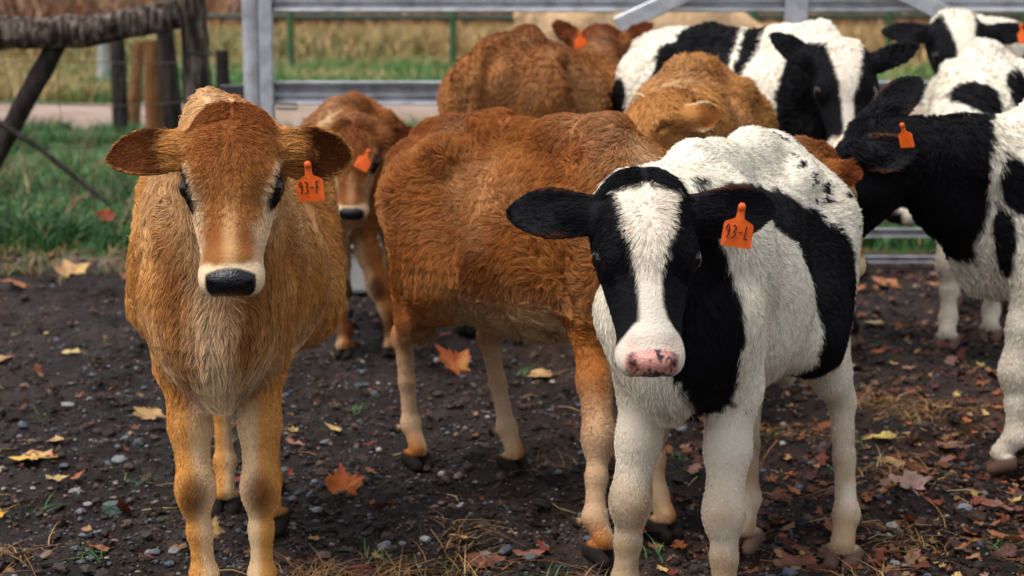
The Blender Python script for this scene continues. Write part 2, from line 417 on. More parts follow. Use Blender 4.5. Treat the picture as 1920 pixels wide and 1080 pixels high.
def nose(c, I, col, m):
    k = nose_mask(I)*m*(1-I['me'])
    c = mix(c, np.array(col), k[:, None])
    hx, ay, hz = I['h'][:, 0], np.abs(I['h'][:, 1]), I['h'][:, 2]
    mouth = sm(.0045, .002, np.abs(hz+.053))*(hx > .17)*sm(.05, .04, ay)
    return mix(c, np.array([.01, .006, .006]), (mouth*m)[:, None])
def poly_sd(x, y, poly):
    """signed distance (negative inside) to a closed polygon"""
    p = np.array(poly, float); d = np.full(len(x), 1e9); ins = np.zeros(len(x), bool); n = len(p)
    for i in range(n):
        a, b = p[i], p[(i+1) % n]; e = b-a; wx, wy = x-a[0], y-a[1]; t = np.clip((wx*e[0]+wy*e[1])/(e@e+1e-12), 0, 1)
        d = np.minimum(d, (wx-e[0]*t)**2+(wy-e[1]*t)**2)
        c = ((a[1] > y) != (b[1] > y)) & (x < (b[0]-a[0])*(y-a[1])/(b[1]-a[1]+1e-12)+a[0]); ins ^= c
    d = np.sqrt(d); return np.where(ins, -d, d)
def coat_holstein(s, I, black_body, blaze, head_white=None, white=(.79, .73, .61), black=(.0065, .0065, .008), pink=True, leg_dirt=.42, soft=.004, hoofc=(.13, .075, .055), seed=0, legwhite=.46):
    """black_body(B, side) -> signed field, <0 black (scaled metres); blaze(h) -> <0 white"""
    B, N, h, z = I['B'], I['N'], I['h'], I['z']; n = len(B); white = np.array(white); black = np.array(black)
    W = B+np.stack([fbm(B, .05, 31, 2), fbm(B, .05, 57, 2), fbm(B, .05, 83, 2)], 1)*.014+np.stack([NZ(B, .012, 131), NZ(B, .012, 157), NZ(B, .012, 183)], 1)*.004
    kb = sm(soft, -soft, black_body(W))
    dirt = np.clip(sm(.42, .12, z)*(.55+.7*fbm(B, .06, 9)), 0, 1)*leg_dirt+np.clip(sm(.60, .40, z)*.30+fbm(B, .10, 19)*.22, 0, 1)*leg_dirt
    wc = mix(np.tile(white, (n, 1)), np.array([.34, .20, .09]), np.clip(dirt, 0, .85)[:, None])
    wc = mix(wc, np.array([.10, .055, .03]), (sm(.35, .8, fbm(B*[1, 1, .5], .035, 41))*sm(.3, .1, z)*leg_dirt*.8)[:, None])
    c = mix(wc, black, kb[:, None])
    m = sm(.30, .42, I['mh']+.10*fbm(B, .02, 61, 2)); hW = h+np.stack([fbm(h, .03, 5, 2), fbm(h, .03, 6, 2), 0*h[:, 0]], 1)*.007
    kw = sm(.004, -.004, blaze(hW)); hc = mix(np.tile(black, (n, 1)), mix(white, np.array([.66, .52, .42]), .30), kw[:, None])
    hx, hy, hz = h[:, 0], h[:, 1], h[:, 2]; ay = np.abs(hy)
    hc = mix(hc, white*np.array([1, .93, .9]), (sm(.190, .202, hx-.45*np.maximum(-.03-hz, 0)*0+.20*np.maximum(ay-.03, 0)+.008*fbm(h, .015, 5))*sm(-.080, -.066, hz))[:, None])
    hc = mix(hc, black, (sm(-.068, -.080, hz)*sm(.21, .19, hx))[:, None])
    hc = mix(hc, black*1.5, I['me'][:, None]); hc = mix(hc, np.array([.09, .035, .02]), (I['me']*sm(.034, .043, np.abs(I['ew'])+.35*np.maximum(I['ex']-.12, 0))*.8)[:, None])
    c = mix(c, hc, m[:, None])
    if pink:
        sp = sm(.12, .2, NZ(h, .0055, 77)*.55+.45*sm(.008, -.022, hz)*sm(.034, .004, ay)-.05)
        nost = np.exp(-(((ay-.033)/.0075)**2+((hz+.001)/.011)**2))
        near = np.exp(-((ay-.03)/.012)**2-((hz+.01)/.02)**2)*(hx > .19)
        c = mix(c, np.array([.55, .22, .17]), (near*m*.55)[:, None])
        k = nose_mask(I)*m*(1-I['me']); pc = mix(np.tile(np.array([.60, .27, .22]), (n, 1)), np.array([.02, .012, .02]), sp[:, None])
        pc = mix(pc, np.array([.06, .015, .015]), (nost*.9)[:, None]); pc = mix(pc, np.array([.015, .010, .012]), sm(-.024, -.032, hz+.004*NZ(h, .01, 3))[:, None])
        c = mix(c, pc, k[:, None])
        mouth = sm(.006, .002, np.abs(hz+.052))*(hx > .185)*sm(.042, .03, ay); c = mix(c, np.array([.012, .008, .008]), (mouth*m)[:, None])
    else: c = nose(c, I, (.01, .008, .009), m)
    return mix(c, np.array(hoofc), hoof_zone(s, I)[:, None]).clip(0, 1)

# ------------------------------------------------------------------ fur: real strands, combed and clumped
def make_fur(s, I, colors, n, L=.028, wid=.0009, seg=5, clump=.022, clumpk=.55, lift=.45, wave=.6, seed=0, headk=.5, legk=.45, headw=3., earL=1.0, whorl=-.02, topL=1., blink=False):
    rs = np.random.RandomState(seed); V, F = s.V, s.F; h, B, N = I['h'], I['B'], I['N']; m = I['mh']
    zz = I['z']; hx, hy, hz = h[:, 0], h[:, 1], h[:, 2]
    # length factor per vertex
    lf = np.ones(len(V)); lf = mix(lf, legk, sm(.55, .38, zz)*I['ml']); lf = mix(lf, legk*.8, sm(.30, .12, zz))
    lf *= 1+.35*sm(.4, .9, -N[:, 2])*(zz > .3); lf *= mix(1., topL, sm(.80, .9, zz))
    hl = np.full(len(V), headk); hl = mix(hl, headk*.45, sm(.08, .18, hx)); hl = mix(hl, headk*1.8, sm(-.050, -.075, hx)*sm(-.01, .02, hz)); hl = mix(hl, headk*.5, sm(.02, .05, np.abs(hy))*sm(.02, -.02, hz)*sm(-.03, .02, hx)*.6)
    hl = mix(hl, headk*.34, sm(.17, .20, hx))
    hl = mix(hl, headk*(.9+1.0*np.clip(I['ein'], 0, 1)*sm(.10, .03, I['ex']))*earL, I['me'])
    lf = mix(lf, hl, m)
    de = np.sqrt(((hx-.050)/1.3)**2+((np.abs(hy)-.076)*.9)**2+((hz-.017))**2)
    bare = np.maximum(nose_mask(I)*m, np.maximum(sm(.030, .024, de)*m*(0 if blink else 1), sm(.5, .9, hoof_zone(s, I))))
    w = mix(1., headw, m)*(1-bare); w *= mix(1., 2.4, sm(.5, .3, zz))
    # triangles
    T = np.concatenate([F[:, [0, 1, 2]], F[:, [0, 2, 3]]]); a, b, c = V[T[:, 0]], V[T[:, 1]], V[T[:, 2]]
    ar = np.linalg.norm(np.cross(b-a, c-a), axis=1)*w[T].mean(1); cdf = np.cumsum(ar); cdf /= cdf[-1]
    t = np.searchsorted(cdf, rs.rand(n)); u, v = rs.rand(2, n); fl = u+v > 1; u[fl] = 1-u[fl]; v[fl] = 1-v[fl]
    W = np.stack([1-u-v, u, v], 1); tv = T[t]
    def at(A): return (A[tv]*(W if A.ndim == 1 else W[..., None])).sum(1)
    R = at(V); n_ = nrm(at(N)); b_ = at(B); h_ = at(h); m_ = at(m); e_ = at(I['me']); l_ = at(I['ml']); z_ = at(zz); len_ = at(lf)*L
    col = at(colors); ein = at(I['ein'])
    # comb direction
    g = np.tile(np.array([-1., 0, -.30]), (n, 1)); g = mix(g, np.array([-.25, 0, -1.]), sm(.75, .50, z_)[:, None]); g = mix(g, np.array([-.1, 0, -1.]), (l_*sm(.6, .5, z_))[:, None])
    g = mix(g, np.array([-.15, 0, -1.]), (sm(.25, .36, b_[:, 0])*(1-m_))[:, None])
    hd = np.stack([(h_[:, 0]-whorl)*1., h_[:, 1]*1.5, 0*h_[:, 0]], 1); hd = nrm(hd); tuft = sm(-.045, -.07, h_[:, 0])*sm(-.01, .02, h_[:, 2])
    hd = nrm(mix(hd, np.stack([.8+0*h_[:, 0], np.sign(h_[:, 1])*.9+3*h_[:, 1], 0*h_[:, 0]], 1), tuft[:, None])); side = sm(.0, -.04, h_[:, 2])[:, None]
    hd = mix(hd, np.array([.35, 0, -.9]), side*.6)
    g = mix(g, hd@s.HR.T, sm(.3, .7, m_)[:, None])
    for k in s.ears:
        _, Re, _e = s.ear_frame(k); near = (np.sign(h_[:, 1]) == (1 if k == 'L' else -1)) & (e_ > .5)
        g[near] = Re[:, 0]+Re[:, 2]*.2+ (np.random.RandomState(3).rand(near.sum(), 1)-.5)*Re[:, 1]*.9
    nv = np.stack([fbm(b_, .085, seed+1, 2), fbm(b_, .085, seed+22, 2), fbm(b_, .085, seed+43, 2)], 1)*wave*mix(1., .35, m_)[:, None]
    nv2 = np.stack([fbm(b_, .028, seed+61, 2), fbm(b_, .028, seed+72, 2), fbm(b_, .028, seed+83, 2)], 1)*wave*.6*mix(1., .7, m_)[:, None]
    g = nrm(g)+(nv+nv2)*2.0*mix(1., .45, sm(.5, .3, z_))[:, None]; g = g-n_*(g*n_).sum(1, keepdims=True); g = nrm(g)
    g = nrm(g+rs.randn(n, 3)*.16); len_ = len_*(.55+.75*rs.rand(n))*(1+.35*fbm(b_, .06, seed+5, 2))
    K = np.linspace(0, 1, seg); P = np.zeros((n, seg, 3)); lift_ = np.maximum(lift, mix(lift, .42, sm(.5, .3, z_)))*(.6+.8*rs.rand(n))
    P[:, 0] = R-n_*.002; cur = P[:, 0].copy()
    wig = rs.rand(n)*6.28
    for j in range(1, seg):
        tt = (j-.5)/(seg-1); up = lift_*(1-tt*.95)
        d = nrm(g*(1-up)[:, None]+n_*up[:, None]+np.cross(n_, g)*(np.sin(wig+tt*4)*.22)[:, None]+np.array([0, 0, -.10])*tt)
        cur = cur+d*(len_/(seg-1))[:, None]; P[:, j] = cur
    # clumps: pull tips of neighbours together
    thin = sm(.52, .36, z_); lvl = np.maximum(np.round(3*m_), np.round(4*thin)).astype(np.int64)
    for cell, kk in ((clump, clumpk), (clump*.38, clumpk*.8)):
        hsz = cell*(1-.17*lvl); q = np.floor((R+rs.randn(n, 3)*cell*.10)/hsz[:, None]).astype(np.int64)+1000
        key = ((q[:, 0]*8191+q[:, 1])*8191+q[:, 2])*8+lvl; _, inv = np.unique(key, return_inverse=True); cnt = np.bincount(inv)
        for j in range(1, seg):
            mean = np.stack([np.bincount(inv, P[:, j, a])/cnt for a in range(3)], 1)[inv]
            P[:, j] = mix(P[:, j], mean, (kk*K[j]**1.3*mix(1., .6, thin))[:, None])
    col = col*(1+.22*rs.randn(n, 1)).clip(.45, 1.6)
    cu = bpy.data.hair_curves.new('fur'); cu.add_curves([seg]*n)
    cu.attributes['position'].data.foreach_set('vector', P.astype(f32).ravel())
    ra = cu.attributes.new('radius', 'FLOAT', 'POINT'); r = wid*(1-.75*K[None, :]**1.5)*np.ones((n, 1)); ra.data.foreach_set('value', r.astype(f32).ravel())
    ca = cu.attributes.new('tint', 'FLOAT_COLOR', 'CURVE'); cc = np.ones((n, 4), f32); cc[:, :3] = col.clip(0, 1); ca.data.foreach_set('color', cc.ravel())
    return cu

def fur_mat():
    m = bpy.data.materials.new('fur'); n, L, b = nodes_of(m)
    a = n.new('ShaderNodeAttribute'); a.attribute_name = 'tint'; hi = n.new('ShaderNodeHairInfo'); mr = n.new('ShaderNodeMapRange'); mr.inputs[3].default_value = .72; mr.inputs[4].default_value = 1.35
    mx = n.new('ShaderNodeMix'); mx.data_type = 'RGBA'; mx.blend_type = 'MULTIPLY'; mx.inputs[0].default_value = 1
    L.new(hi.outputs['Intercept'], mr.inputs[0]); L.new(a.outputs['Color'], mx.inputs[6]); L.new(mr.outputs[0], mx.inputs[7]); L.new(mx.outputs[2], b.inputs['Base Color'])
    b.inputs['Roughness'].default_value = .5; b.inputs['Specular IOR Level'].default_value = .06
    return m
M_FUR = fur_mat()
M_SKIN = mat('hide', (.4, .2, .1), .75, spec=.15, attr='tint', bump=(220, .25))
def wet_nose(m):
    """the alpha of 'tint' is 0 on the nose leather: glossier there and finely pebbled"""
    n, L, b = nodes_of(m); a = [q for q in n if q.type == 'ATTRIBUTE'][0]; tc = [q for q in n if q.type == 'TEX_COORD'][0]; bp = [q for q in n if q.type == 'BUMP'][0]
    r = n.new('ShaderNodeMapRange'); r.inputs[3].default_value = .26; r.inputs[4].default_value = .8; L.new(a.outputs['Alpha'], r.inputs[0]); L.new(r.outputs[0], b.inputs['Roughness'])
    r = n.new('ShaderNodeMapRange'); r.inputs[3].default_value = .4; r.inputs[4].default_value = .1; L.new(a.outputs['Alpha'], r.inputs[0]); L.new(r.outputs[0], b.inputs['Specular IOR Level'])
    v = n.new('ShaderNodeTexVoronoi'); v.inputs['Scale'].default_value = 260; L.new(tc.outputs['Object'], v.inputs['Vector'])
    inv = n.new('ShaderNodeMath'); inv.operation = 'SUBTRACT'; inv.inputs[0].default_value = 1; L.new(a.outputs['Alpha'], inv.inputs[1])
    k = n.new('ShaderNodeBump'); k.inputs['Distance'].default_value = .0006; k.invert = True; L.new(inv.outputs[0], k.inputs['Strength']); L.new(v.outputs['Distance'], k.inputs['Height']); L.new(bp.outputs[0], k.inputs['Normal']); L.new(k.outputs[0], b.inputs['Normal'])
wet_nose(M_SKIN)
M_EYE = mat('eye', (.006, .0035, .0025), .10, spec=.5)
M_TAG = mat('orange_plastic', (.85, .13, .012), .42, spec=.4, noise=(30, (.62, .09, .012), 4, .45, .75))
M_INK = mat('ink', (.02, .008, .006), .5)

def uv_sphere(c, r, nu=20, nv=12):
    V = []; F = []
    for i in range(nv+1):
        a = math.pi*i/nv
        for j in range(nu): b = 2*math.pi*j/nu; V.append((c[0]+r*math.sin(a)*math.cos(b), c[1]+r*math.sin(a)*math.sin(b), c[2]+r*math.cos(a)))
    for i in range(nv):
        for j in range(nu): F.append((i*nu+j, (i+1)*nu+j, (i+1)*nu+(j+1) % nu, i*nu+(j+1) % nu))
    return np.array(V), np.array(F)
def prism(poly, th, curve=0.):
    """outline in x,y extruded along z, as triangles (fan about the centroid)"""
    p = np.array(poly, float); n = len(p); c = p.mean(0); V = []
    for z in (-th/2, th/2):
        V += [(x, y, z+curve*x*x) for x, y in p]+[(c[0], c[1], z)]
    F = []
    for i in range(n):
        j = (i+1) % n
        F += [(j, i, n), (n+1+i, n+1+j, 2*n+1), (i, j, n+1+j), (i, n+1+j, n+1+i)]
    return np.array(V), np.array(F)
def tube(path, r, k=6):
    path = np.array(path, float); n = len(path); r = np.broadcast_to(r, (n,)); V = []; F = []
    for i in range(n):
        t = nrm(path[min(i+1, n-1)]-path[max(i-1, 0)]); u = nrm(np.cross(t, (.13, .27, .95) if abs(t[2]) < .9 else (1, .1, 0))); v = np.cross(t, u)
        for j in range(k): a = 2*math.pi*j/k; V.append(path[i]+r[i]*(u*math.cos(a)+v*math.sin(a)))
    for i in range(n-1):
        for j in range(k): F.append((i*k+j, i*k+(j+1) % k, (i+1)*k+(j+1) % k, (i+1)*k+j))
    V.append(path[0]); V.append(path[-1]); a, b = len(V)-2, len(V)-1
    for j in range(k): F.append((a, (j+1) % k, j, a)); F.append((b, (n-1)*k+j, (n-1)*k+(j+1) % k, b))
    return np.array(V), np.array(F)
def join(parts):
    """list of (V, F) with the same face size -> one (V, F); degenerate quads are kept as they are"""
    Vs, Fs, o = [], [], 0
    for V, F in parts: Vs.append(V); Fs.append(F+o); o += len(V)
    return np.concatenate(Vs), np.concatenate(Fs)
def mesh_py(name, V, F):
    me = bpy.data.meshes.new(name); fs = []
    for f in F:
        g = []
        for i in f:
            if int(i) not in g: g.append(int(i))
        if len(g) > 2: fs.append(g)
    me.from_pydata([tuple(map(float, v)) for v in V], [], fs); me.update(); return me

GLYPH = {'9': [[(.85, .75), (.5, 1), (.15, .75), (.45, .5), (.85, .72), (.8, .3), (.55, 0)]],
         '3': [[(.15, .9), (.5, 1), (.85, .8), (.45, .55), (.9, .3), (.5, 0), (.1, .1)]],
         '-': [[(.1, .5), (.9, .52)]], 'F': [[(.2, 0), (.2, 1), (.85, .98)], [(.2, .52), (.7, .52)]], 'L': [[(.2, 1), (.2, .02), (.85, .06)]]}
def ear_tag(s, root, pos, right, up, size, text=None, label=None, button=True):
    """orange tag: square plate with sloping shoulders, a neck and a button; pos = middle of the plate (world)"""
    c = s.M@(np.array(pos)-s.pos); x = nrm(s.M@np.array(right, float)); z = np.cross(x, nrm(s.M@np.array(up, float))); z = nrm(z); y = np.cross(z, x)
    a = size/2; R = np.stack([x, y, z], 1)
    out = [(-a, -a*.95), (-a*.93, -a), (a*.93, -a), (a, -a*.95), (a*.98, a*.45), (a*.9, a*.62), (a*.3, a*.92), (a*.24, a*1.35), (a*.26, a*1.75), (a*.13, a*1.98), (-a*.13, a*1.98), (-a*.26, a*1.75), (-a*.24, a*1.35), (-a*.3, a*.92), (-a*.9, a*.62), (-a*.98, a*.45)]
    V, F = prism(out, .0022, -6); t = link('ear_tag', mesh_py('ear_tag', V@R.T+c, F), root, M_TAG)
    if label: t['label'] = label
    if button:
        V, F = uv_sphere((0, 0, 0), 1, 14, 8); V = V*[a*.26, a*.26, .0035]+[0, a*1.7, .003]
        link('button', mesh_py('button', V@R.T+c, F), t, M_TAG)
    if text:
        ps = []; n = len(text); w = 1.7*a/n
        for i, ch in enumerate(text):
            for st in GLYPH[ch]:
                p = [(-.85*a+i*w+q[0]*w*.78+(q[1]-.5)*.05*a, -.42*a+q[1]*.9*a, .0011+.0006-6*((-.85*a+i*w+q[0]*w*.78)**2)) for q in st]
                ps.append(tube(p, .0009, 6))
        V, F = join(ps); link('lettering', mesh_py('lettering', V@R.T+c, F), t, M_INK)
    return t

def put_calf(s, label, group, coat, res=.006, fur=None, cat='calf', skip=()):
    if DRAFT: res = max(res, .009)
    s.build(res); I = s.info(); C = coat(s, I)
    root = thing('calf', label, cat, tuple(s.pos), s.yaw, group)
    wet = np.clip(nose_mask(I)*I['mh']*(1-I['me']), 0, 1)
    link('body', mesh_np('body', s.V, s.F, np.concatenate([C, 1-wet[:, None]], 1)), root, M_SKIN)
    for sy in (() if (fur or {}).get('blink') else (1, -1)):
        V, F = uv_sphere(s.H(.050, sy*.0700, .0155), .0225*s.hs); link('eye', mesh_np('eye', V, F), root, M_EYE)
    if fur and 'nofur' not in DRAFT:
        k = dict(fur); 
        if DRAFT: k['n'] = k['n']//3; k['wid'] = k.get('wid', .0009)*1.6
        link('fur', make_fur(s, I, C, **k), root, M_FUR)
    s.root = root; return root

HERD = 'calves crowded together in the muddy yard'
def yaw_of(x, y): return math.atan2(y, x)
JUN = dict()
# A: golden calf at the left, facing the camera
A = Calf((-.565, 3.36), yaw_of(.10, -.995), 1.02, head=(-.468, 2.86, .882), look=(.06, -.64, -.76), hs=.94, width=.97, fat=.97, fore=.78, lw=.69, crest=1.,
         hooves=dict(FR=(-.577, 3.06), FL=(-.468, 3.06), HR=(-.66, 3.80), HL=(-.535, 3.66)),
         ears={'R': dict(out=(.06, -1, -.06), face=(.15, -.15, 1), len=.074, wid=.052, cup=9),
               'L': dict(out=(.14, 1, .0), face=(.60, .40, .7), len=.066, wid=.056, cup=9, droop=1.0)})
put_calf(A, 'golden brown calf at the left facing the camera, with cream muzzle and tag 93-F', HERD, lambda s, I: coat_jersey(s, I, base=(.58, .285, .082), cream=(.78, .58, .36), mane=1., ear=.45, dark=(.22, .062, .015), headdark=1., belly=1., redtop=.05, var=.5, hb=.68, face=.85, chest=.75),
         .0045, dict(n=320000, L=.034, wid=.00065, seed=1, wave=.75, headk=.44, legk=.27, clump=.026, lift=.40, clumpk=.6))
# D: black and white calf in front
STRIPE = [(.50, .83), (.41, .83), (.355, .73), (.365, .64), (.335, .55), (.295, .47), (.31, .43), (.35, .45), (.43, .52), (.52, .56), (.60, .70)]
BAND = [(.42, .885), (.24, .878), (-.05, .835), (-.22, .77), (-.28, .68), (-.27, .56), (-.21, .45), (-.15, .42), (-.11, .50), (-.10, .60), (-.045, .67), (.01, .74), (.16, .81), (.40, .855)]
FARSIDE = [(.05, .90), (-.25, .88), (-.30, .70), (-.18, .55), (-.02, .62), (.08, .74)]
def d_body(W):
    x, y, z = W[:, 0], W[:, 1], W[:, 2]
    f = np.minimum(poly_sd(x, z, STRIPE), poly_sd(x, z, BAND)); f = np.where(y > .02, f, np.where(y > 0, .02, poly_sd(x, z, FARSIDE)))
    f = np.minimum(f, np.sqrt((x-.375)**2*.3+((y-.065)*1.2)**2+((z-.90)*1.5)**2)-.018)
    g = NZ(W*[1, 1, .8], .022, 3)                                   # roan speckles over the rump
    sp = np.where((x < -.20) & (y > .02) & (z > .66), .012-.05*sm(.25, .7, g)*sm(.62, .75, z)*sm(-.02, .05, -.2-x+.02), .05)
    return np.minimum(f, sp)
def d_blaze(h):
    hx = h[:, 0]; w = np.interp(hx, [-.12, -.075, -.05, .0, .04, .08, .12, .165, .19], [.040, .050, .049, .040, .029, .0225, .020, .023, .05])
    return np.maximum(np.maximum(np.abs(h[:, 1])-w, -h[:, 2]-.01), -.062-hx)
D = Calf((.41, 3.275), yaw_of(-.38, -.925), .965, head=(.218, 2.80, .775), look=(.03, -.60, -.80), hs=.98, width=.86, lw=.80, fore=.97, bony=.7,
         hooves=dict(FR=(.203, 3.03), FL=(.376, 2.94), HL=(.688, 3.41), HR=(.50, 3.53)),
         ears={'R': dict(out=(-.06, -1, -.02), face=(.2, -.1, 1), len=.076, wid=.050, cup=7),
               'L': dict(out=(-.10, 1, -.0), face=(.5, .3, .8), len=.078, wid=.050, cup=7, droop=.25)})
put_calf(D, 'front black and white calf with pink speckled nose and ear tag 93-L', HERD, lambda s, I: coat_holstein(s, I, d_body, d_blaze, leg_dirt=.95),
         .0045, dict(n=330000, L=.020, wid=.0006, seed=2, wave=.30, headk=.75, legk=.38, clump=.014, lift=.24, clumpk=.5, whorl=-.0))
C = Calf((.08, 3.84), yaw_of(.62, -.785), .97, head=(.71, 3.97, .735), look=(.50, .2, -.80), width=1.0, bony=1.7, lw=.72, fore=.76, fat=.97,
         hooves=dict(HR=(-.243, 4.19), HL=(.0, 4.155), FR=(.185, 3.44), FL=(.33, 3.62)),
         ears={'L': dict(out=(-.1, 1, .1), face=(1, .1, .2)), 'R': dict(wout=(.75, -.55, .10), wface=(.2, -.8, .5), len=.045, wid=.034)})
put_calf(C, 'large red brown calf side on in the middle, head out of sight', HERD, lambda s, I: coat_jersey(s, I, base=(.38, .142, .036), dark=(.16, .038, .010), belly=.6, redtop=.35, var=.95, pale=.75, knee=.2),
         .005, dict(n=300000, L=.031, wid=.0007, seed=3, wave=1.6, legk=.28, headw=1, clump=.028, clumpk=.62))
B_ = Calf((-.57, 5.90), yaw_of(-.06, -.998), .90, head=(-.485, 5.25, .715), look=(-.02, -.45, -.88), hs=.88,
         hooves=dict(FR=(-.56, 5.58), FL=(-.402, 5.60)),
         ears={'R': dict(out=(-.1, -1, .1), face=(.3, -.1, 1)), 'L': dict(wout=(.9, .3, .12), wface=(-.1, -.9, .2), wid=.045, cup=7)})
put_calf(B_, 'small red brown calf, head bowed, between the golden and the large red brown calf', HERD, lambda s, I: coat_jersey(s, I, base=(.34, .13, .038), dark=(.12, .032, .010), sock=.9, face=.35, belly=.5),
         .007, dict(n=70000, L=.028, wid=.0014, seed=4, headw=2))
E_ = Calf((.16, 6.28), yaw_of(.45, .89), 1.16, head=(.37, 6.80, .985), look=(.4, .85, -.35), hs=1.1, drop=.09, bony=1.8, width=.92,
          ears={'L': dict(wout=(-.75, .1, .55), wface=(-.2, -.9, .3), len=.07), 'R': dict(wout=(.8, -.2, .55), wface=(-.2, -.9, .3), len=.07)})
put_calf(E_, 'brown calf seen from behind, rump and tail towards the camera', HERD, lambda s, I: coat_jersey(s, I, base=(.34, .14, .045), dark=(.13, .032, .010), belly=.4, neck=.8, hb=.9),
         .009, dict(n=50000, L=.024, wid=.0018, seed=5, headw=1))
G = Calf((.86, 5.97), yaw_of(.65, -.76), 1.17, head=(1.035, 5.37, .93), look=(.0, -.50, -.86), hs=1.06,
         ears={'R': dict(wout=(-.85, .0, .55), wface=(.0, -1, .1), len=.085), 'L': dict(out=(-.4, 1, .1), face=(.5, .0, .8), len=.085)})
def g_body(W):
    x, z = W[:, 0], W[:, 2]
    f = np.maximum(np.abs(x+.115)-.165, -(z-.35)); f = np.maximum(f, -(np.abs(x+.04-.9*(z-.88)*-.5)-.012))
    return np.minimum(np.minimum(f, np.maximum(.20-x, z-.885)), np.hypot(x+.42, z-.70)-.07)
def g_blaze(h):
    w = .046-.22*np.clip(h[:, 0]+.04, 0, .13); return np.maximum(np.abs(h[:, 1])-w, -h[:, 2]-.01)
put_calf(G, 'tall black and white calf in the back row with upturned ears', HERD, lambda s, I: coat_holstein(s, I, g_body, g_blaze),
         .009, dict(n=50000, L=.020, wid=.0018, seed=6, headw=2))
I_ = Calf((.53, 5.05), yaw_of(-.22, -.975), 1.07, head=(.385, 4.44, .850), look=(-.80, -.50, -.32), hs=1.0,
          ears={'L': dict(base=(-.035, .082, .01), wout=(.72, -.62, .12), wface=(-.5, -.9, .1), len=.050, wid=.048, cup=12), 'R': dict(out=(-.3, -1, .2), face=(1, -.1, .2))})
put_calf(I_, 'fluffy tan calf behind the others, its head turned to the left', HERD, lambda s, I: coat_jersey(s, I, base=(.46, .22, .07), dark=(.26, .09, .02), headdark=.35, face=.0, belly=.4, blink=True, rim=.9),
         .007, dict(n=70000, L=.032, wid=.0014, seed=7, headw=1.5, blink=True, earL=.35))
K = Calf((1.53, 4.16), yaw_of(-.97, .24), 1.0, head=(.85, 4.12, .775), look=(-.45, .25, -.85), hs=1.02,
         hooves=dict(FL=(1.235, 4.14), FR=(1.36, 4.36)),
         ears={'L': dict(wout=(.75, -.62, .0), wface=(-.4, -.8, .2), len=.065, wid=.052, cup=8), 'R': dict(base=(-.085, -.05, .05), wout=(.70, .1, .62), wface=(-.2, -.95, .1), len=.075, wid=.05)})
K1 = [(.36, .90), (.70, .95), (.80, .30), (.50, .52), (.385, .545), (.362, .62), (.352, .70), (.35, .82)]
K2 = [(.325, .81), (.27, .78), (.18, .72), (.02, .78), (-.05, .60), (.12, .50), (.20, .62), (.29, .67), (.325, .70)]
K3 = [(.345, .69), (.30, .68), (.28, .60), (.29, .51), (.315, .50), (.33, .56)]
def k_body(W):
    x, y, z = W[:, 0], W[:, 1], W[:, 2]
    return np.minimum(poly_sd(x, z, K1), np.where(y > 0, np.minimum(poly_sd(x, z, K2), poly_sd(x, z, K3)), .05))
def k_blaze(h): return np.maximum(np.maximum(np.abs(h[:, 1])-.048, -h[:, 2]-.02), np.abs(h[:, 0]-.02)-.06)
put_calf(K, 'black and white calf on the right in profile with black head and neck', HERD, lambda s, I: coat_holstein(s, I, k_body, k_blaze),
         .006, dict(n=90000, L=.024, wid=.0012, seed=8, headw=1.5))
M_ = Calf((1.67, 6.08), yaw_of(-.3, -.954), 1.1, head=(1.34, 5.42, .69), look=(-.6, -.3, -.75), hs=1.05,
          hooves=dict(FR=(1.484, 5.716), FL=(1.669, 5.858)))
def m_body(W):
    x, y, z = W[:, 0], W[:, 1], W[:, 2]
    return np.minimum(np.sqrt((x-.47)**2+(y-.0)**2+((z-.78)*1.3)**2)-.085, np.sqrt((x-.30)**2+((y-.15))**2+((z-.80))**2)-.085)
put_calf(M_, 'mostly white calf with black patches behind the calf in profile', HERD, lambda s, I: coat_holstein(s, I, m_body, g_blaze, pink=False),
         .009, dict(n=50000, L=.024, wid=.0018, seed=9, headw=1))
N_ = Calf((2.38, 6.98), yaw_of(-.86, -.5), 1.2, head=(1.68, 6.5, 1.01), look=(.02, -.55, -.83), hs=1.15,
          ears={'R': dict(out=(-.0, -1, .1), face=(.3, -.1, 1), len=.09), 'L': dict(out=(-.0, 1, .1), face=(.5, .0, .8), len=.09)})
put_calf(N_, 'black and white calf with wide white face, farthest back at the right', HERD, lambda s, I: coat_holstein(s, I, lambda W: np.hypot(W[:, 0]-.3, W[:, 2]-.7)-.2, g_blaze),
         .009, dict(n=50000, L=.020, wid=.0018, seed=10, headw=2))
O_ = Calf((.78, 10.2), yaw_of(.92, .3), 1.42, head=(1.6, 10.4, .9), look=(.8, .1, -.6))
put_calf(O_, 'cream coloured cow standing beyond the metal gate', None, lambda s, I: coat_jersey(s, I, base=(.62, .42, .24), dark=(.45, .26, .12), headdark=.2, cream=(.7, .55, .38)),
         .014, dict(n=20000, L=.02, wid=.003, seed=11), cat='cow')

# ------------------------------------------------------------------ ear tags
ear_tag(A, A.root, (-.338, 2.845, .853), (1, -.15, .08), (-.08, 0, 1), .046, '93-F')
ear_tag(D, D.root, (.370, 2.775, .787), (1, -.1, -.14), (.12, .0, 1), .050, '93-L')
ear_tag(K, K.root, (.905, 3.93, .852), (.55, -.75, .1), (-.30, .0, 1), .040)
ear_tag(B_, B_.root, (-.448, 5.12, .692), (.9, -.2, -.45), (.5, 0, 1), .045)
ear_tag(N_, N_.root, (1.88, 6.35, 1.045), (.5, -.8, .1), (-.2, 0, 1), .05)
ear_tag(E_, E_.root, (.262, 6.62, 1.02), (1, -.1, 0), (.1, 0, 1), .045)

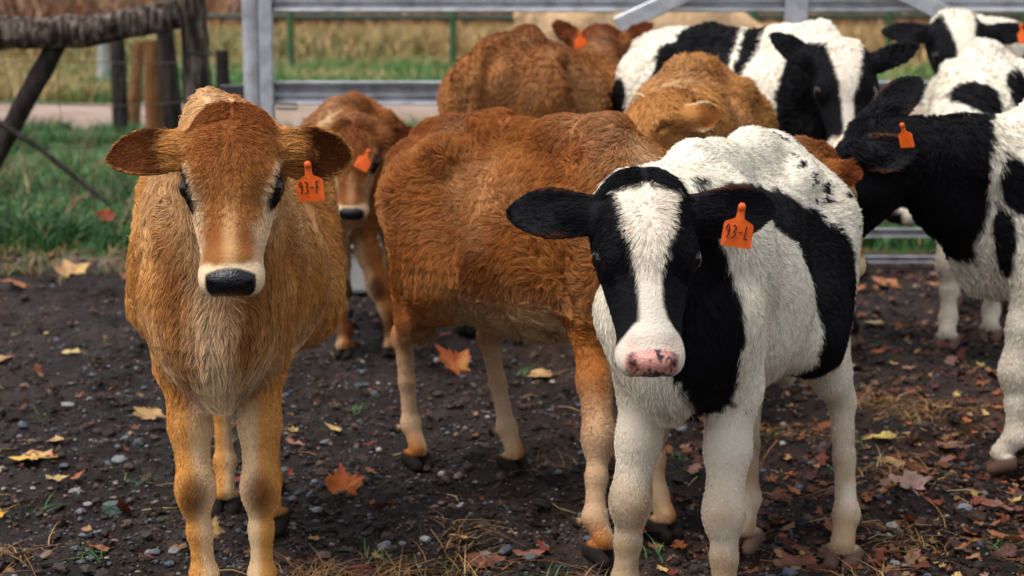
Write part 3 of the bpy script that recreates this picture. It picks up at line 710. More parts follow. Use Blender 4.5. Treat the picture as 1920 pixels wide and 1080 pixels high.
# ------------------------------------------------------------------ ground: one sheet to the horizon, finer near the yard
def zone(x, y):
    """0 yard soil, 1 bank of grass, 2 gravel lane, 3 verge, 4 meadow; returned as weights"""
    n = fbm(P2(x, y), 1.3, 11, 3)*.35; n8 = fbm(P2(x, y), .25, 17, 2)*.12
    edge = np.where(x < -1.15, 7.75, 8.0)+n*.4+n8
    yard = sm(.12, -.12, y-edge)
    lane = sm(16.3, 16.9, y+n)*sm(21.2, 20.5, y+n); far = sm(33, 38, y+n*6)
    return yard, lane, far
def ground_z(x, y):
    yard, lane, far = zone(x, y); p = P2(x, y)
    z = fbm(p, .9, 5, 3)*.018*yard + fbm(p, .16, 6, 3)*.036*yard + np.maximum(fbm(p, .055, 7, 2), -.25)*.016*yard*(y < 9)
    z = z-yard*.034*sm(.30, .7, fbm(p, .13, 99, 2))                     # hoof marks
    ledge = np.exp(-((y-7.75-.05*x)/.16)**2)*(sm(-.9, -1.3, x))*.03
    z = z+ledge+(1-yard)*(1-lane)*fbm(p, .8, 21, 3)*.05*sm(7.5, 9, y)
    z = z+sm(90, 420, y)*26+sm(60, 200, np.abs(x))*9
    return z
def build_ground():
    r = [0.4]
    while r[-1] < 900:
        q = r[-1]; r.append(q+(.30 if q < 1.9 else max(.0105, q*.0034) if q < 8.5 else q*.02 if q < 60 else q*.06))
    r = np.array(r); fa = np.radians(27)
    a = np.concatenate([np.linspace(-fa, fa, 560), np.linspace(fa, 2*math.pi-fa, 60)[1:-1]])
    Rr, Aa = np.meshgrid(r, a, indexing='ij'); x = Rr*np.sin(Aa); y = Rr*np.cos(Aa); n, m = x.shape
    x = np.append(x.ravel(), 0.); y = np.append(y.ravel(), 0.)
    V = np.stack([x, y, ground_z(x, y)], 1); i = np.arange(n-1)[:, None]*m; j = np.arange(m)[None]; jn = (j+1) % m
    F = np.stack([i+j, i+jn, i+m+jn, i+m+j], -1).reshape(-1, 4)
    F = np.concatenate([F[:, ::-1], np.stack([np.full(m, n*m), j[0], jn[0], jn[0]], 1)[:, ::-1]])
    yard, lane, far = zone(x, y); p = P2(x, y); N = len(x)
    soil = mix(np.tile([.0125, .0075, .0062], (N, 1)), np.array([.032, .0205, .017]), sm(-.2, .6, fbm(p, .5, 31))[:, None])
    soil = mix(soil, np.array([.009, .006, .005]), sm(.0, .55, fbm(p, .12, 33))[:, None]*.85)
    soil = mix(soil, np.array([.11, .045, .02]), (sm(.1, .6, fbm(p, .3, 41))*sm(-.2, .6, x)*.5)[:, None])
    soil = mix(soil, np.array([.065, .042, .030]), sm(.3, .8, fbm(p, .035, 35, 2))[:, None]*.5)
    soil = mix(soil, np.array([.20, .145, .10]), (np.exp(-((y-7.72)/.20)**2)*sm(-.9, -1.2, x)*.85)[:, None])
    grass = mix(np.tile([.035, .075, .018], (N, 1)), np.array([.09, .10, .03]), sm(-.3, .5, fbm(p, 1.5, 51))[:, None])
    grass = mix(grass, np.array([.16, .10, .045]), (sm(.15, .6, fbm(p, .6, 53))*.7)[:, None])
    tan = mix(np.tile([.36, .24, .09], (N, 1)), np.array([.15, .15, .04]), (sm(.05, .5, fbm(p*[.3, 1, 1], 4., 61)))[:, None])
    tan = mix(tan, np.array([.22, .12, .06]), sm(60, 110, y)[:, None]*.6)
    lc = mix(np.tile([.34, .25, .20], (N, 1)), np.array([.25, .17, .12]), sm(-.3, .4, fbm(p, .4, 71))[:, None])
    c = mix(grass, tan, far[:, None]); c = mix(c, lc, lane[:, None]); c = mix(c, soil, yard[:, None])
    me = mesh_np('ground', V, F, c.clip(0, 1)); m_ = mat('soil', (.05, .03, .02), .62, spec=.2, attr='tint')
    n, L, b = nodes_of(m_); tc = n.new('ShaderNodeTexCoord')
    t = n.new('ShaderNodeTexNoise'); t.inputs['Scale'].default_value = 55; t.inputs['Detail'].default_value = 8; t.inputs['Roughness'].default_value = .7
    v = n.new('ShaderNodeTexVoronoi'); v.inputs['Scale'].default_value = 120
    L.new(tc.outputs['Object'], t.inputs['Vector']); L.new(tc.outputs['Object'], v.inputs['Vector'])
    at = [q for q in n if q.type == 'ATTRIBUTE'][0]
    mx = n.new('ShaderNodeMix'); mx.data_type = 'RGBA'; mx.blend_type = 'MULTIPLY'; mx.inputs[0].default_value = 1
    cr = n.new('ShaderNodeMapRange'); cr.inputs[1].default_value = .3; cr.inputs[2].default_value = .72; cr.inputs[3].default_value = .35; cr.inputs[4].default_value = 1.9
    L.new(t.outputs[0], cr.inputs[0]); L.new(at.outputs['Color'], mx.inputs[6]); L.new(cr.outputs[0], mx.inputs[7]); L.new(mx.outputs[2], b.inputs['Base Color'])
    k = n.new('ShaderNodeBump'); k.inputs['Strength'].default_value = .8; k.inputs['Distance'].default_value = .012
    ad = n.new('ShaderNodeMath'); ad.operation = 'ADD'; L.new(t.outputs[0], ad.inputs[0]); mu = n.new('ShaderNodeMath'); mu.operation = 'MULTIPLY'; mu.inputs[1].default_value = .35
    L.new(v.outputs['Distance'], mu.inputs[0]); L.new(mu.outputs[0], ad.inputs[1]); L.new(ad.outputs[0], k.inputs['Height']); L.new(k.outputs[0], b.inputs['Normal'])
    rr = n.new('ShaderNodeMapRange'); rr.inputs[1].default_value = .35; rr.inputs[2].default_value = .65; rr.inputs[3].default_value = .45; rr.inputs[4].default_value = .95
    L.new(t.outputs[0], rr.inputs[0]); L.new(rr.outputs[0], b.inputs['Roughness'])
    tag(link('ground', me, None, m_), kind='structure')
build_ground()
def gz(x, y): return ground_z(np.atleast_1d(np.asarray(x, float)), np.atleast_1d(np.asarray(y, float)))

# ------------------------------------------------------------------ gravel, litter, grass: nobody could count these
RS = np.random.RandomState(5)
M_STONE = mat('stone', (.2, .2, .2), .6, spec=.25, attr='tint', bump=(160, .5))
M_LEAF = mat('dead_leaf', (.2, .1, .05), .5, spec=.2, attr='tint', noise=(60, (.10, .045, .02), 5, .50, .85))
M_GRASS = mat('grass_blade', (.05, .1, .03), .5, spec=.3, attr='tint')
ICO = None
def ico_unit():
    t = (1+5**.5)/2; V = nrm(np.array([(-1, t, 0), (1, t, 0), (-1, -t, 0), (1, -t, 0), (0, -1, t), (0, 1, t), (0, -1, -t), (0, 1, -t), (t, 0, -1), (t, 0, 1), (-t, 0, -1), (-t, 0, 1)], float))
    F = np.array([(0, 11, 5), (0, 5, 1), (0, 1, 7), (0, 7, 10), (0, 10, 11), (1, 5, 9), (5, 11, 4), (11, 10, 2), (10, 7, 6), (7, 1, 8), (3, 9, 4), (3, 4, 2), (3, 2, 6), (3, 6, 8), (3, 8, 9), (4, 9, 5), (2, 4, 11), (6, 2, 10), (8, 6, 7), (9, 8, 1)])
    return V, F
def spread(n, y0, y1, wx=.42, bias=1.):
    y = y0*(y1/y0)**(RS.rand(n)**bias); x = (RS.rand(n)*2-1)*wx*y; return x, y
def gravel(n):
    x, y = spread(n, 2.5, 7.7, .40, 1.15); V0, F0 = ico_unit(); k = len(V0)
    sz = np.exp(RS.randn(n)*.62)*.0028; sz = np.minimum(sz, .017); dens = fbm(P2(x, y), .5, 81); keep = dens+RS.rand(n)*.9 > -.0+.25*sm(-.2, .8, x); x, y, sz = x[keep], y[keep], sz[keep]; n = len(x)
    sc = sz[:, None]*(.7+.6*RS.rand(n, 3))*[1.1, 1.1, .7]; a = RS.rand(n)*6.28; ca, sa = np.cos(a), np.sin(a)
    P = V0[None]*sc[:, None]*(1+.35*(RS.rand(n, k, 1)-.5)); P = np.stack([P[..., 0]*ca[:, None]-P[..., 1]*sa[:, None], P[..., 0]*sa[:, None]+P[..., 1]*ca[:, None], P[..., 2]], -1)
    P += np.stack([x, y, gz(x, y)+sz*.35+.002], 1)[:, None]
    pal = np.array([(.11, .12, .14), (.07, .08, .095), (.19, .18, .18), (.07, .042, .032), (.040, .028, .023), (.30, .26, .22), (.030, .021, .017), (.20, .13, .09)]); c = pal[RS.choice(8, n, p=[.10, .11, .05, .18, .26, .025, .215, .06])]*(.7+.6*RS.rand(n, 1))
    F = (F0[None]+np.arange(n)[:, None, None]*k).reshape(-1, 3)
    tag(link('gravel', mesh_np('gravel', P.reshape(-1, 3), F, np.repeat(c, k, 0), False), None, M_STONE), kind='stuff')
gravel(6000 if DRAFT else 40000)
def clods(n):
    x, y = spread(n, 2.5, 7.7, .40, 1.1); V0, F0 = ico_unit(); e = np.concatenate([F0[:, [0, 1]], F0[:, [1, 2]], F0[:, [2, 0]]]); k = len(V0)
    keep = fbm(P2(x, y), .3, 181)+RS.rand(n)*.8 > .25; x, y = x[keep], y[keep]; n = len(x)
    sz = np.minimum(np.exp(RS.randn(n)*.6)*.0048, .019); sc = sz[:, None]*(.6+.8*RS.rand(n, 3))*[1.2, 1.2, .6]; a = RS.rand(n)*6.28; ca, sa = np.cos(a), np.sin(a)
    P = V0[None]*sc[:, None]*(1+.8*(RS.rand(n, k, 1)-.5)); P = np.stack([P[..., 0]*ca[:, None]-P[..., 1]*sa[:, None], P[..., 0]*sa[:, None]+P[..., 1]*ca[:, None], P[..., 2]], -1)
    P += np.stack([x, y, gz(x, y)+sz*.05], 1)[:, None]; c = np.array([(.018, .0115, .009), (.027, .018, .014), (.012, .008, .006), (.04, .024, .017)])[RS.randint(4, size=n)]*(.7+.6*RS.rand(n, 1))
    tag(link('mud_clods', mesh_np('mud_clods', P.reshape(-1, 3), (F0[None]+np.arange(n)[:, None, None]*k).reshape(-1, 3), np.repeat(c, k, 0), False), None, MATS['soil']), kind='stuff')
clods(5000 if DRAFT else 34000)

def maple(seed, lobes=5, teeth=True):
    """outline of a lobed leaf in the unit square, stem at -y"""
    r = random.Random(seed); ang = [-52, -12, 18, 55, 90, 125, 162, 192, 232] ; out = [(-90, .14)]
    tip = {0: (-38, .62), 1: (22, .92), 2: (90, 1.05), 3: (158, .92), 4: (218, .62)}
    seqs = [(-60, .42), (-38, .66), (-24, .52), (-6, .60), (6, .74), (12, .70), (24, .95), (38, .76), (44, .80), (54, .64), (66, .74), (72, .72), (90, 1.02), (108, .72), (114, .74), (126, .64), (136, .80), (142, .76), (156, .95), (168, .70), (174, .74), (186, .60), (204, .52), (218, .66), (240, .42)]
    for a, q in seqs: out.append((a+r.uniform(-4, 4), q*r.uniform(.85, 1.12)))
    return np.array([(q*math.cos(math.radians(a)), q*math.sin(math.radians(a))) for a, q in out])
def leaf_geo(seed, size, curl=.5, rings=(0, .4, .72, 1.)):
    o = maple(seed); n = len(o); r = np.random.RandomState(seed); V = [(0, -.05)]
    for k in rings[1:]: V += [tuple(p*k+(1-k)*np.array([0, -.05])) for p in o]
    V = np.array(V); x, y = V[:, 0], V[:, 1]; rr = np.hypot(x, y); th = np.arctan2(y, x)
    z = curl*.35*(x*x*r.uniform(.3, 1.2)+y*y*r.uniform(-.5, 1.))+.07*np.cos(th*5+.4)*rr+.06*np.sin(x*5+seed)*np.cos(y*4+seed*2)
    V = np.stack([x, y, z], 1)*size; F = [(0, 1+i, 1+(i+1) % n) for i in range(n)]
    for k in range(len(rings)-2):
        for i in range(n):
            a, b = 1+k*n+i, 1+k*n+(i+1) % n; F += [(a, a+n, b+n), (a, b+n, b)]
    return V, np.array(F)
def rot(rx, ry, rz):
    from mathutils import Euler
    return np.array(Euler((rx, ry, rz)).to_matrix())
LEAVES = [leaf_geo(k, 1., .6) for k in range(8)]
BITS = [leaf_geo(k+20, 1., 1.2, (0, .5, 1.)) for k in range(5)]
def litter(n):
    x, y = spread(n, 2.5, 7.9, .40, 1.0); dens = fbm(P2(x, y), .45, 91)*.7+.65*sm(-.2, .7, x)+sm(6.8, 7.4, y)*.6-.40; keep = RS.rand(n) < np.clip(dens+.22, .05, 1)
    x, y = x[keep], y[keep]; ex, ey = spread(520, 7.9, 15, .42); x = np.append(x, ex); y = np.append(y, ey); n = len(x); Vs, Fs, Cs = [], [], []; o = 0; z = gz(x, y)+(y > 7.9)*RS.rand(n)*.10
    pal = np.array([(.13, .032, .018), (.09, .03, .02), (.20, .075, .03), (.28, .15, .07), (.30, .09, .03), (.06, .025, .018), (.40, .27, .10), (.24, .13, .10)])
    pick = RS.choice(8, n, p=[.20, .18, .17, .10, .08, .17, .05, .05])
    for i in range(n):
        big = RS.rand() < .22; V, F = (LEAVES if big else BITS)[RS.randint(8 if big else 5)]
        s_ = RS.uniform(.020, .040) if big else RS.uniform(.005, .020)
        V = V*s_*[1, RS.uniform(.5, 1), 1.3]; V = V@rot(RS.randn()*.28, RS.randn()*.28, RS.rand()*6.28).T
        V = V+[x[i], y[i], z[i]+.009+(-V[:, 2].min())*.6]; Vs.append(V); Fs.append(F+o); o += len(V)
        c = pal[pick[i]]*RS.uniform(.6, 1.3); Cs.append(np.tile(c, (len(V), 1)))
    tag(link('leaf_litter', mesh_np('leaf_litter', np.concatenate(Vs), np.concatenate(Fs), np.concatenate(Cs)), None, M_LEAF), kind='stuff')
litter(3000 if DRAFT else 22000)

def blades(name, x, y, hgt, wid, cols, lean=.35, seed=0, seg=3):
    rs = np.random.RandomState(seed); n = len(x); a = rs.rand(n)*6.28; l = lean*(.4+rs.rand(n)*1.2); h = hgt*(.5+rs.rand(n)*.8); z0 = gz(x, y)-.004
    sd = rs.rand(n)*6.28; P = []
    for j in range(seg):
        t = j/seg; off = l*h*t*t; cx = x+np.cos(a)*off; cy = y+np.sin(a)*off; cz = z0+h*t*(1-.35*l*t)
        w = wid*(1-t*.75)*.5
        P += [np.stack([cx+np.cos(sd)*w, cy+np.sin(sd)*w, cz], 1), np.stack([cx-np.cos(sd)*w, cy-np.sin(sd)*w, cz], 1)]
    P.append(np.stack([x+np.cos(a)*l*h, y+np.sin(a)*l*h, z0+h*(1-.35*l)], 1)); k = 2*seg+1
    V = np.stack(P, 1).reshape(-1, 3); T = []
    for j in range(seg-1): T += [(2*j, 2*j+1, 2*j+3), (2*j, 2*j+3, 2*j+2)]
    T.append((2*seg-2, 2*seg-1, 2*seg)); F = (np.array(T)[None]+np.arange(n)[:, None, None]*k).reshape(-1, 3)
    c = cols(x, y, rs); C = np.repeat(c*(.75+.5*rs.rand(n, 1)), k, 0)
    return tag(link(name, mesh_np(name, V, F, C.clip(0, 1)), None, M_GRASS), kind='stuff')
def pick_cols(pal, w=None):
    pal = np.array(pal)
    return lambda x, y, rs: pal[rs.choice(len(pal), len(x), p=w)]
def tufts(n, per, y0, y1, rad, wx, cond=None, wob=1.):
    cx, cy = spread(n, y0, y1, wx)
    if cond is not None: k = cond(cx, cy); cx, cy = cx[k], cy[k]
    x = np.repeat(cx, per)+RS.randn(len(cx)*per)*rad; y = np.repeat(cy, per)+RS.randn(len(cx)*per)*rad; return x, y
q = 3 if DRAFT else 1
GREEN = [(.035, .12, .030), (.05, .16, .04), (.09, .20, .05), (.025, .08, .028), (.20, .20, .07), (.28, .20, .09)]
gw = [.3, .26, .14, .2, .06, .04]
def verge(x, y): return (fbm(P2(x, y), .7, 200) > -.28+.5*sm(8.4, 7.9, y)) & (y > 7.95+.1*fbm(P2(x, y), .4, 5)) & (x < 3.2)
x, y = tufts(5200//q, 16, 7.95, 16.4, .045, .46, verge)
blades('grass', x, y, .11+.10*(fbm(P2(x, y), .6, 260)+.5), .012, lambda x, y, rs: np.array(GREEN)[rs.choice(6, len(x), p=gw)]*(1+.7*fbm(P2(x, y), .5, 270))[:, None], .8, 1)
x, y = tufts(420//q, 14, 8.2, 15, .09, .44, lambda x, y: fbm(P2(x, y), .9, 280) > .12)
blades('weeds', x, y, .30, .014, pick_cols([(.16, .09, .04), (.26, .17, .07), (.07, .10, .03), (.12, .05, .03)]), .7, 8)
x, y = tufts(1500//q, 10, 7.1, 8.0, .03, .42, lambda x, y: (fbm(P2(x, y), .4, 210) > .0) & (x < -.9))
blades('grass', x, y, .07, .008, pick_cols([(.05, .11, .03), (.10, .12, .04), (.30, .20, .08), (.22, .12, .05)]), .8, 2)
x, y = tufts(6000//q, 12, 21, 36, .10, .40)
blades('grass', x, y, .28, .03, lambda x, y, rs: np.where((fbm(P2(x, y), 3., 220)+rs.randn(len(x))*.15 > .0)[:, None], np.array([(.09, .20, .05)]), np.array([(.38, .27, .11)])), .7, 3)
x, y = tufts(9000//q, 12, 34, 95, .35, .38)
blades('meadow_grass', x, y, .75, .06, lambda x, y, rs: np.where((fbm(P2(x, y)*[.35, 1, 1], 6., 230)+rs.randn(len(x))*.12 > .42)[:, None], np.array([(.22, .22, .08)]), np.array([(.44, .29, .12)])*(.7+.4*rs.rand(len(x), 1))), .5, 4)
x, y = tufts(3000//q, 14, 52, 120, .6, .38, lambda x, y: fbm(P2(x, y), 9., 240) > -.12)
blades('brush', x, y, 2.0, .10, pick_cols([(.13, .06, .04), (.22, .10, .05), (.30, .12, .045), (.09, .045, .035), (.30, .18, .08)]), .6, 5)
# dry tufts and straw lying on the yard
x, y = tufts(16, 55, 2.9, 3.5, .035, .40)
for cx, cy, m_ in ((-.40, 3.25, 260), (-.31, 3.22, 260), (-.27, 3.34, 160), (-.47, 3.12, 120), (-.36, 3.10, 150), (.52, 3.55, 30), (.95, 4.1, 90), (1.05, 4.9, 160), (1.2, 4.75, 120), (.75, 4.5, 50), (.1, 4.2, 40), (-.15, 3.7, 30), (.9, 3.6, 60)):
    x = np.append(x, cx+RS.randn(m_)*.05); y = np.append(y, cy+RS.randn(m_)*.05)
k = RS.rand(len(x)) < .75; x, y = x[k], y[k]
blades('dry_grass', x, y, .075, .0032, pick_cols([(.42, .22, .07), (.34, .16, .05), (.5, .32, .13), (.22, .10, .04)]), 2.2, 6)
x, y = tufts(40, 9, 2.9, 6.5, .02, .38, None)
blades('grass', x, y, .05, .0045, pick_cols([(.04, .14, .03), (.07, .17, .04)]), 1.4, 7)
def straw(n):
    ps = []
    x, y = spread(n, 2.8, 6.5, .38); k = RS.rand(n) < .25+.8*sm(-.2, .8, x); x, y = x[k], y[k]; z = gz(x, y)
    for i in range(len(x)):
        L = RS.uniform(.03, .11); a = RS.rand()*6.28; b = a+RS.randn()*.6; p0 = np.array([x[i], y[i], z[i]+.006])
        p1 = p0+L*.5*np.array([math.cos(a), math.sin(a), RS.rand()*.25]); p2 = p1+L*.5*np.array([math.cos(b), math.sin(b), -RS.rand()*.2]); ps.append(tube([p0, p1, p2], .0011, 4))
    V, F = join(ps); c = np.array([(.45, .27, .10), (.30, .15, .06), (.20, .09, .05), (.5, .38, .18)])[RS.randint(4, size=len(ps))]
    tag(link('straw', mesh_np('straw', V, F, np.repeat(c, len(V)//len(ps), 0)), None, M_GRASS), kind='stuff')
straw(420)

# ------------------------------------------------------------------ single fallen leaves, each a thing
def leaf(x, y, size, rz, col, label, rx=0., ry=0., seed=0, col2=None, stem=True, lift=.008, group='large fallen leaves on the yard'):
    V, F = leaf_geo(seed+40, size, .8); R = rot(rx, ry, rz); n = len(V); nzz = fbm(V/size+seed, .5, seed*3, 3)
    c = mix(np.tile(col, (n, 1)), np.array(col2 if col2 else np.array(col)*.6), sm(-.25, .35, nzz+(V[:, 0]/size)*.4 if col2 else nzz)[:, None])
    vein = (np.abs(np.cos(2.5*(np.arctan2(V[:, 1], V[:, 0])-math.pi/2))) > .985)
    V = V@R.T; zz = float(gz(x, y)[0])-V[:, 2].min()*.7+lift
    o = link('fallen_leaf', mesh_np('blade', V, F, c.clip(0, 1)), None, M_LEAF, (x, y, zz)); tag(o, label, 'leaf', group)
    if stem:
        p = np.array([(0, -.05, .001), (.03, -.55, .06), (.10, -1.05, .16)])*size@R.T; V, F = tube(p, size*.018, 5)
        link('stem', mesh_np('stem', V, F, np.tile(np.array(col)*.8, (len(V), 1))), o, M_LEAF)
Y_, T_, O2, R_, P_ = (.62, .38, .07), (.50, .30, .13), (.52, .17, .04), (.20, .05, .025), (.36, .20, .15)
leaf(-1.205, 4.20, .075, .9, Y_, 'large yellow leaf with one reddish brown edge, at the left edge of the yard', seed=1, col2=(.42, .20, .11))
leaf(-1.185, 3.78, .060, 2.3, (.60, .30, .03), 'spotted golden yellow leaf cut off by the left edge of the picture', seed=2, col2=(.50, .27, .06))
leaf(-1.02, 4.72, .065, 1.2, T_, 'pale tan leaf lying flat beside the shins of the golden calf', seed=3, rx=.2)
leaf(-.403, 3.97, .062, .3, (.50, .13, .03), 'orange and crimson leaf standing up on edge between the golden and the red brown calf', seed=4, rx=1.0, col2=(.35, .06, .03), lift=.0)
leaf(-.18, 5.40, .095, 1.0, (.38, .07, .025), 'bright red leaf on the mud behind the red brown calf, largest of the red ones', seed=5, rx=.6, col2=(.50, .22, .06))
leaf(.11, 5.24, .075, 2., T_, 'tan leaf on the mud under the belly of the red brown calf', seed=6)
leaf(-.10, 3.60, .042, 2.6, (.58, .42, .16), 'small pale yellow leaf at the bottom of the picture, beside two red ones', seed=7, rx=.2)
leaf(-.045, 3.49, .070, 1.3, (.20, .075, .06), 'wide dull red leaf at the bottom of the picture, below the small yellow one', seed=8, col2=(.12, .045, .04))
leaf(.04, 3.52, .045, .3, (.26, .11, .08), 'narrow brownish pink leaf at the bottom of the picture, right of the wide red one', seed=9)
leaf(1.327, 6.14, .055, .5, (.60, .47, .20), 'cream yellow leaf lying alone on dark mud below the calf in profile', seed=10)
leaf(1.12, 5.40, .055, 1.9, (.48, .36, .15), 'curled pale leaf near the flank of the front black and white calf', seed=11, rx=.3)
leaf(.995, 4.42, .060, 1.1, (.52, .38, .11), 'spotted yellow leaf in the leaf litter on the right', seed=12)
leaf(.985, 4.23, .065, 2.8, (.46, .28, .12), 'flat tan leaf in the leaf litter on the right, just below the spotted yellow one', seed=13)
leaf(.955, 3.96, .060, .0, (.38, .24, .20), 'pinkish grey leaf with three pointed lobes turned downwards', seed=14, rx=.35)
leaf(1.17, 4.39, .070, 2.2, (.28, .12, .08), 'broad reddish tan leaf near the front hoof of the calf in profile', seed=15)
leaf(-1.90, 7.28, .10, .6, (.42, .22, .10), 'big curled orange tan leaf at the edge of the grass on the left', seed=16, rx=.5, col2=(.55, .36, .12))
leaf(-2.05, 7.02, .095, 2.0, (.40, .15, .05), 'rusty orange leaf at the foot of the grass bank, nearest the left edge', seed=17, rx=.3)
leaf(1.58, 7.05, .09, .9, (.42, .17, .08), 'large rusty leaf under the bottom rail of the metal gate', seed=18, rx=.3)
leaf(1.80, 7.10, .07, .9, (.46, .24, .12), 'smaller tan leaf under the bottom rail of the metal gate', seed=28, rx=.3)
leaf(-1.21, 4.42, .034, 1.5, (.48, .30, .14), 'small tan leaf with scalloped edge just above the large yellow leaf', seed=19)
leaf(-1.47, 5.60, .050, 1.2, (.55, .40, .16), 'small light yellow leaf far back on the mud at the left', seed=20)
leaf(-1.64, 5.40, .060, 2.9, (.46, .25, .12), 'tan leaf cut by the left edge of the picture, halfway up', seed=21)
leaf(.345, 3.86, .075, 1.0, (.22, .075, .04), 'broad chestnut brown leaf seen between the front legs of the black and white calf', seed=22)
leaf(.30, 3.62, .060, 2.4, (.17, .05, .035), 'dark red leaf nearest the left shin of the front black and white calf', seed=23)
leaf(.60, 3.42, .060, .5, (.24, .08, .05), 'dark brown leaf at the bottom of the picture beside the hind hoof', seed=24)
leaf(1.00, 4.10, .050, 3.5, (.30, .09, .07), 'crimson leaf tucked beside the pinkish grey one', seed=25, rx=.3)
leaf(1.12, 3.75, .055, 1.7, (.27, .11, .08), 'dull pink brown leaf in the bottom right corner', seed=26, rx=.3)
leaf(-2.02, 8.45, .06, .3, (.45, .08, .03), 'small red leaf caught high in the green grass at the left', seed=27, rx=.8, lift=.12)

def rock(x, y, r, col, label, seed, flat=.7):
    V, F = uv_sphere((0, 0, 0), 1, 16, 10); rs = np.random.RandomState(seed); d = nrm(rs.randn(9, 3))
    for k in range(9):
        t = (V@d[k])-(.55+.3*rs.rand()); V = V-np.maximum(t, 0)[:, None]*d[k]*.9
    V = V*(1+.10*fbm(V+seed, .5, seed)[:, None])*[1.15, .9, flat]*r
    o = link('stone', mesh_py('stone', V, F), None, None, (x, y, float(gz(x, y)[0])+r*flat*.45)); o.rotation_euler = (0, 0, seed)
    o.data.materials.append(mat('grey_stone', col, .5, spec=.4, noise=(45, tuple(np.array(col)*.45), 8, .45, .7), bump=(120, .5)))
    tag(o, label, 'stone', 'stones lying on the mud')
rock(-1.00, 4.22, .021, (.17, .18, .19), 'round grey stone right of the large yellow leaf', 1)
rock(-1.05, 3.98, .022, (.20, .22, .22), 'flat pale grey stone below the round grey one at the left', 2, .4)
rock(-.93, 3.86, .030, (.06, .10, .085), 'dark greenish stone pressed into the black mud at the left', 3, .6)
rock(-.275, 3.56, .018, (.15, .17, .19), 'blue grey stone at the bottom between the two front calves', 4)
rock(-.19, 3.60, .015, (.38, .37, .36), 'small whitish stone right of the blue grey one', 5)
rock(-.45, 3.83, .014, (.22, .23, .25), 'light grey stone below the upright orange leaf', 6, .5)
rock(-.12, 3.85, .014, (.36, .37, .37), 'small white stone in the mud below the hind hooves of the red brown calf', 7, .6)
rock(.56, 3.30, .020, (.08, .10, .14), 'dark blue grey stone beside the hind leg at the bottom', 8)
rock(1.05, 3.82, .017, (.16, .19, .24), 'bluish stone in the leaf litter at the lower right', 9)

# ------------------------------------------------------------------ metal gate
M_GALV = mat('galvanised_steel', (.50, .51, .54), .45, metal=.35, spec=.5, noise=(14, (.30, .30, .32), 5, .4, .7), bump=(60, .08))
M_DARKM = mat('dark_iron', (.05, .05, .055), .5, metal=.5)
def extrude(profile, a, b, up=(0, 0, 1)):
    """profile (u,v) swept from a to b; u sideways, v up; closed, capped with fans"""
    a, b = np.array(a, float), np.array(b, float); t = nrm(b-a); u = nrm(np.cross(up, t)); v = np.cross(t, u); p = np.array(profile, float); n = len(p)
    V = np.concatenate([a+p[:, :1]*u+p[:, 1:]*v, b+p[:, :1]*u+p[:, 1:]*v, [a+p.mean(0)[0]*u+p.mean(0)[1]*v, b+p.mean(0)[0]*u+p.mean(0)[1]*v]])
    F = []
    for i in range(n):
        j = (i+1) % n; F += [(i, n+i, n+j, j), (2*n, i, j, j), (2*n+1, n+j, n+i, n+i)]
    return V, np.array(F)
def rib(h, d=.032):
    """ribbed rail section: rounded lips top and bottom, a shallow pressed channel between"""
    o = [(-d, h*.5), (-d*1.5, h*.44), (-d*1.4, h*.34), (-d*.4, h*.26), (-d*.2, h*.08), (-d*.75, -.02*h), (-d*.75, -.12*h), (-d*.2, -h*.22), (-d*.4, -h*.30), (-d*1.4, -h*.36), (-d*1.5, -h*.46), (-d, -h*.5)]
    return o+[(.006, -h*.48), (.006, h*.48)]
GY = 7.50
gate = thing('farm_gate', 'galvanised metal gate with ribbed rails behind the calves', 'gate', (1.1, GY, 0))
def gpart(name, V, F, m=M_GALV, par=None): return link(name, mesh_py(name, V-np.array([1.1, GY, 0]), F), par or gate, m)
for z, h in ((1.19, .115), (.785, .105), (.475, .09)):
    if z != .475:
        V, F = extrude(rib(h), (-1.03, GY, z), (3.6, GY, z)); gpart('rail', V, F)
V, F = extrude(rib(.04, .012), (-1.03, GY, .168), (3.6, GY, .168)); gpart('rail', V, F)
V, F = extrude(rib(.03, .012), (-1.03, GY, .05), (3.6, GY, .05)); gpart('rail', V, F)
def box_prof(w, d): b = min(w, d)*.12; return [(-w/2+b, -d/2), (w/2-b, -d/2), (w/2, -d/2+b), (w/2, d/2-b), (w/2-b, d/2), (-w/2+b, d/2), (-w/2, d/2-b), (-w/2, -d/2+b)]
for x0, w_ in ((-1.062, .058), (1.225, .10), (3.3, .10)):
    V, F = extrude(box_prof(.05, w_), (x0, GY-.045, .03), (x0, GY-.045, 1.46), up=(1, 0, 0)); gpart('stile', V, F)
for xa, za, xb, zb in ((.45, 1.075, 1.20, 1.42), (1.98, 1.06, 1.25, 1.42)):
    V, F = extrude(box_prof(.045, .075), (xa, GY-.10, za), (xb, GY-.10, zb)); gpart('brace', V, F)
V, F = tube([(-1.02, GY-.07, .74), (-.93, GY-.09, .74), (-.93, GY-.09, .72), (-1.02, GY-.07, .72)], .006, 8); gpart('latch_hook', V, F, M_DARKM)
post = thing('gate_post', 'round galvanised post at the hinge end of the metal gate', 'post', (-1.128, GY-.03, 0))
V, F = tube([(0, 0, -.2), (0, 0, 1.5)], .040, 20); link('pipe', mesh_py('pipe', V, F), post, M_GALV)
for z in (.79, .2):
    V, F = extrude(box_prof(.035, .06), (-.14, .0, z), (-.035, .0, z)); link('bracket', mesh_py('bracket', V, F), post, M_DARKM)

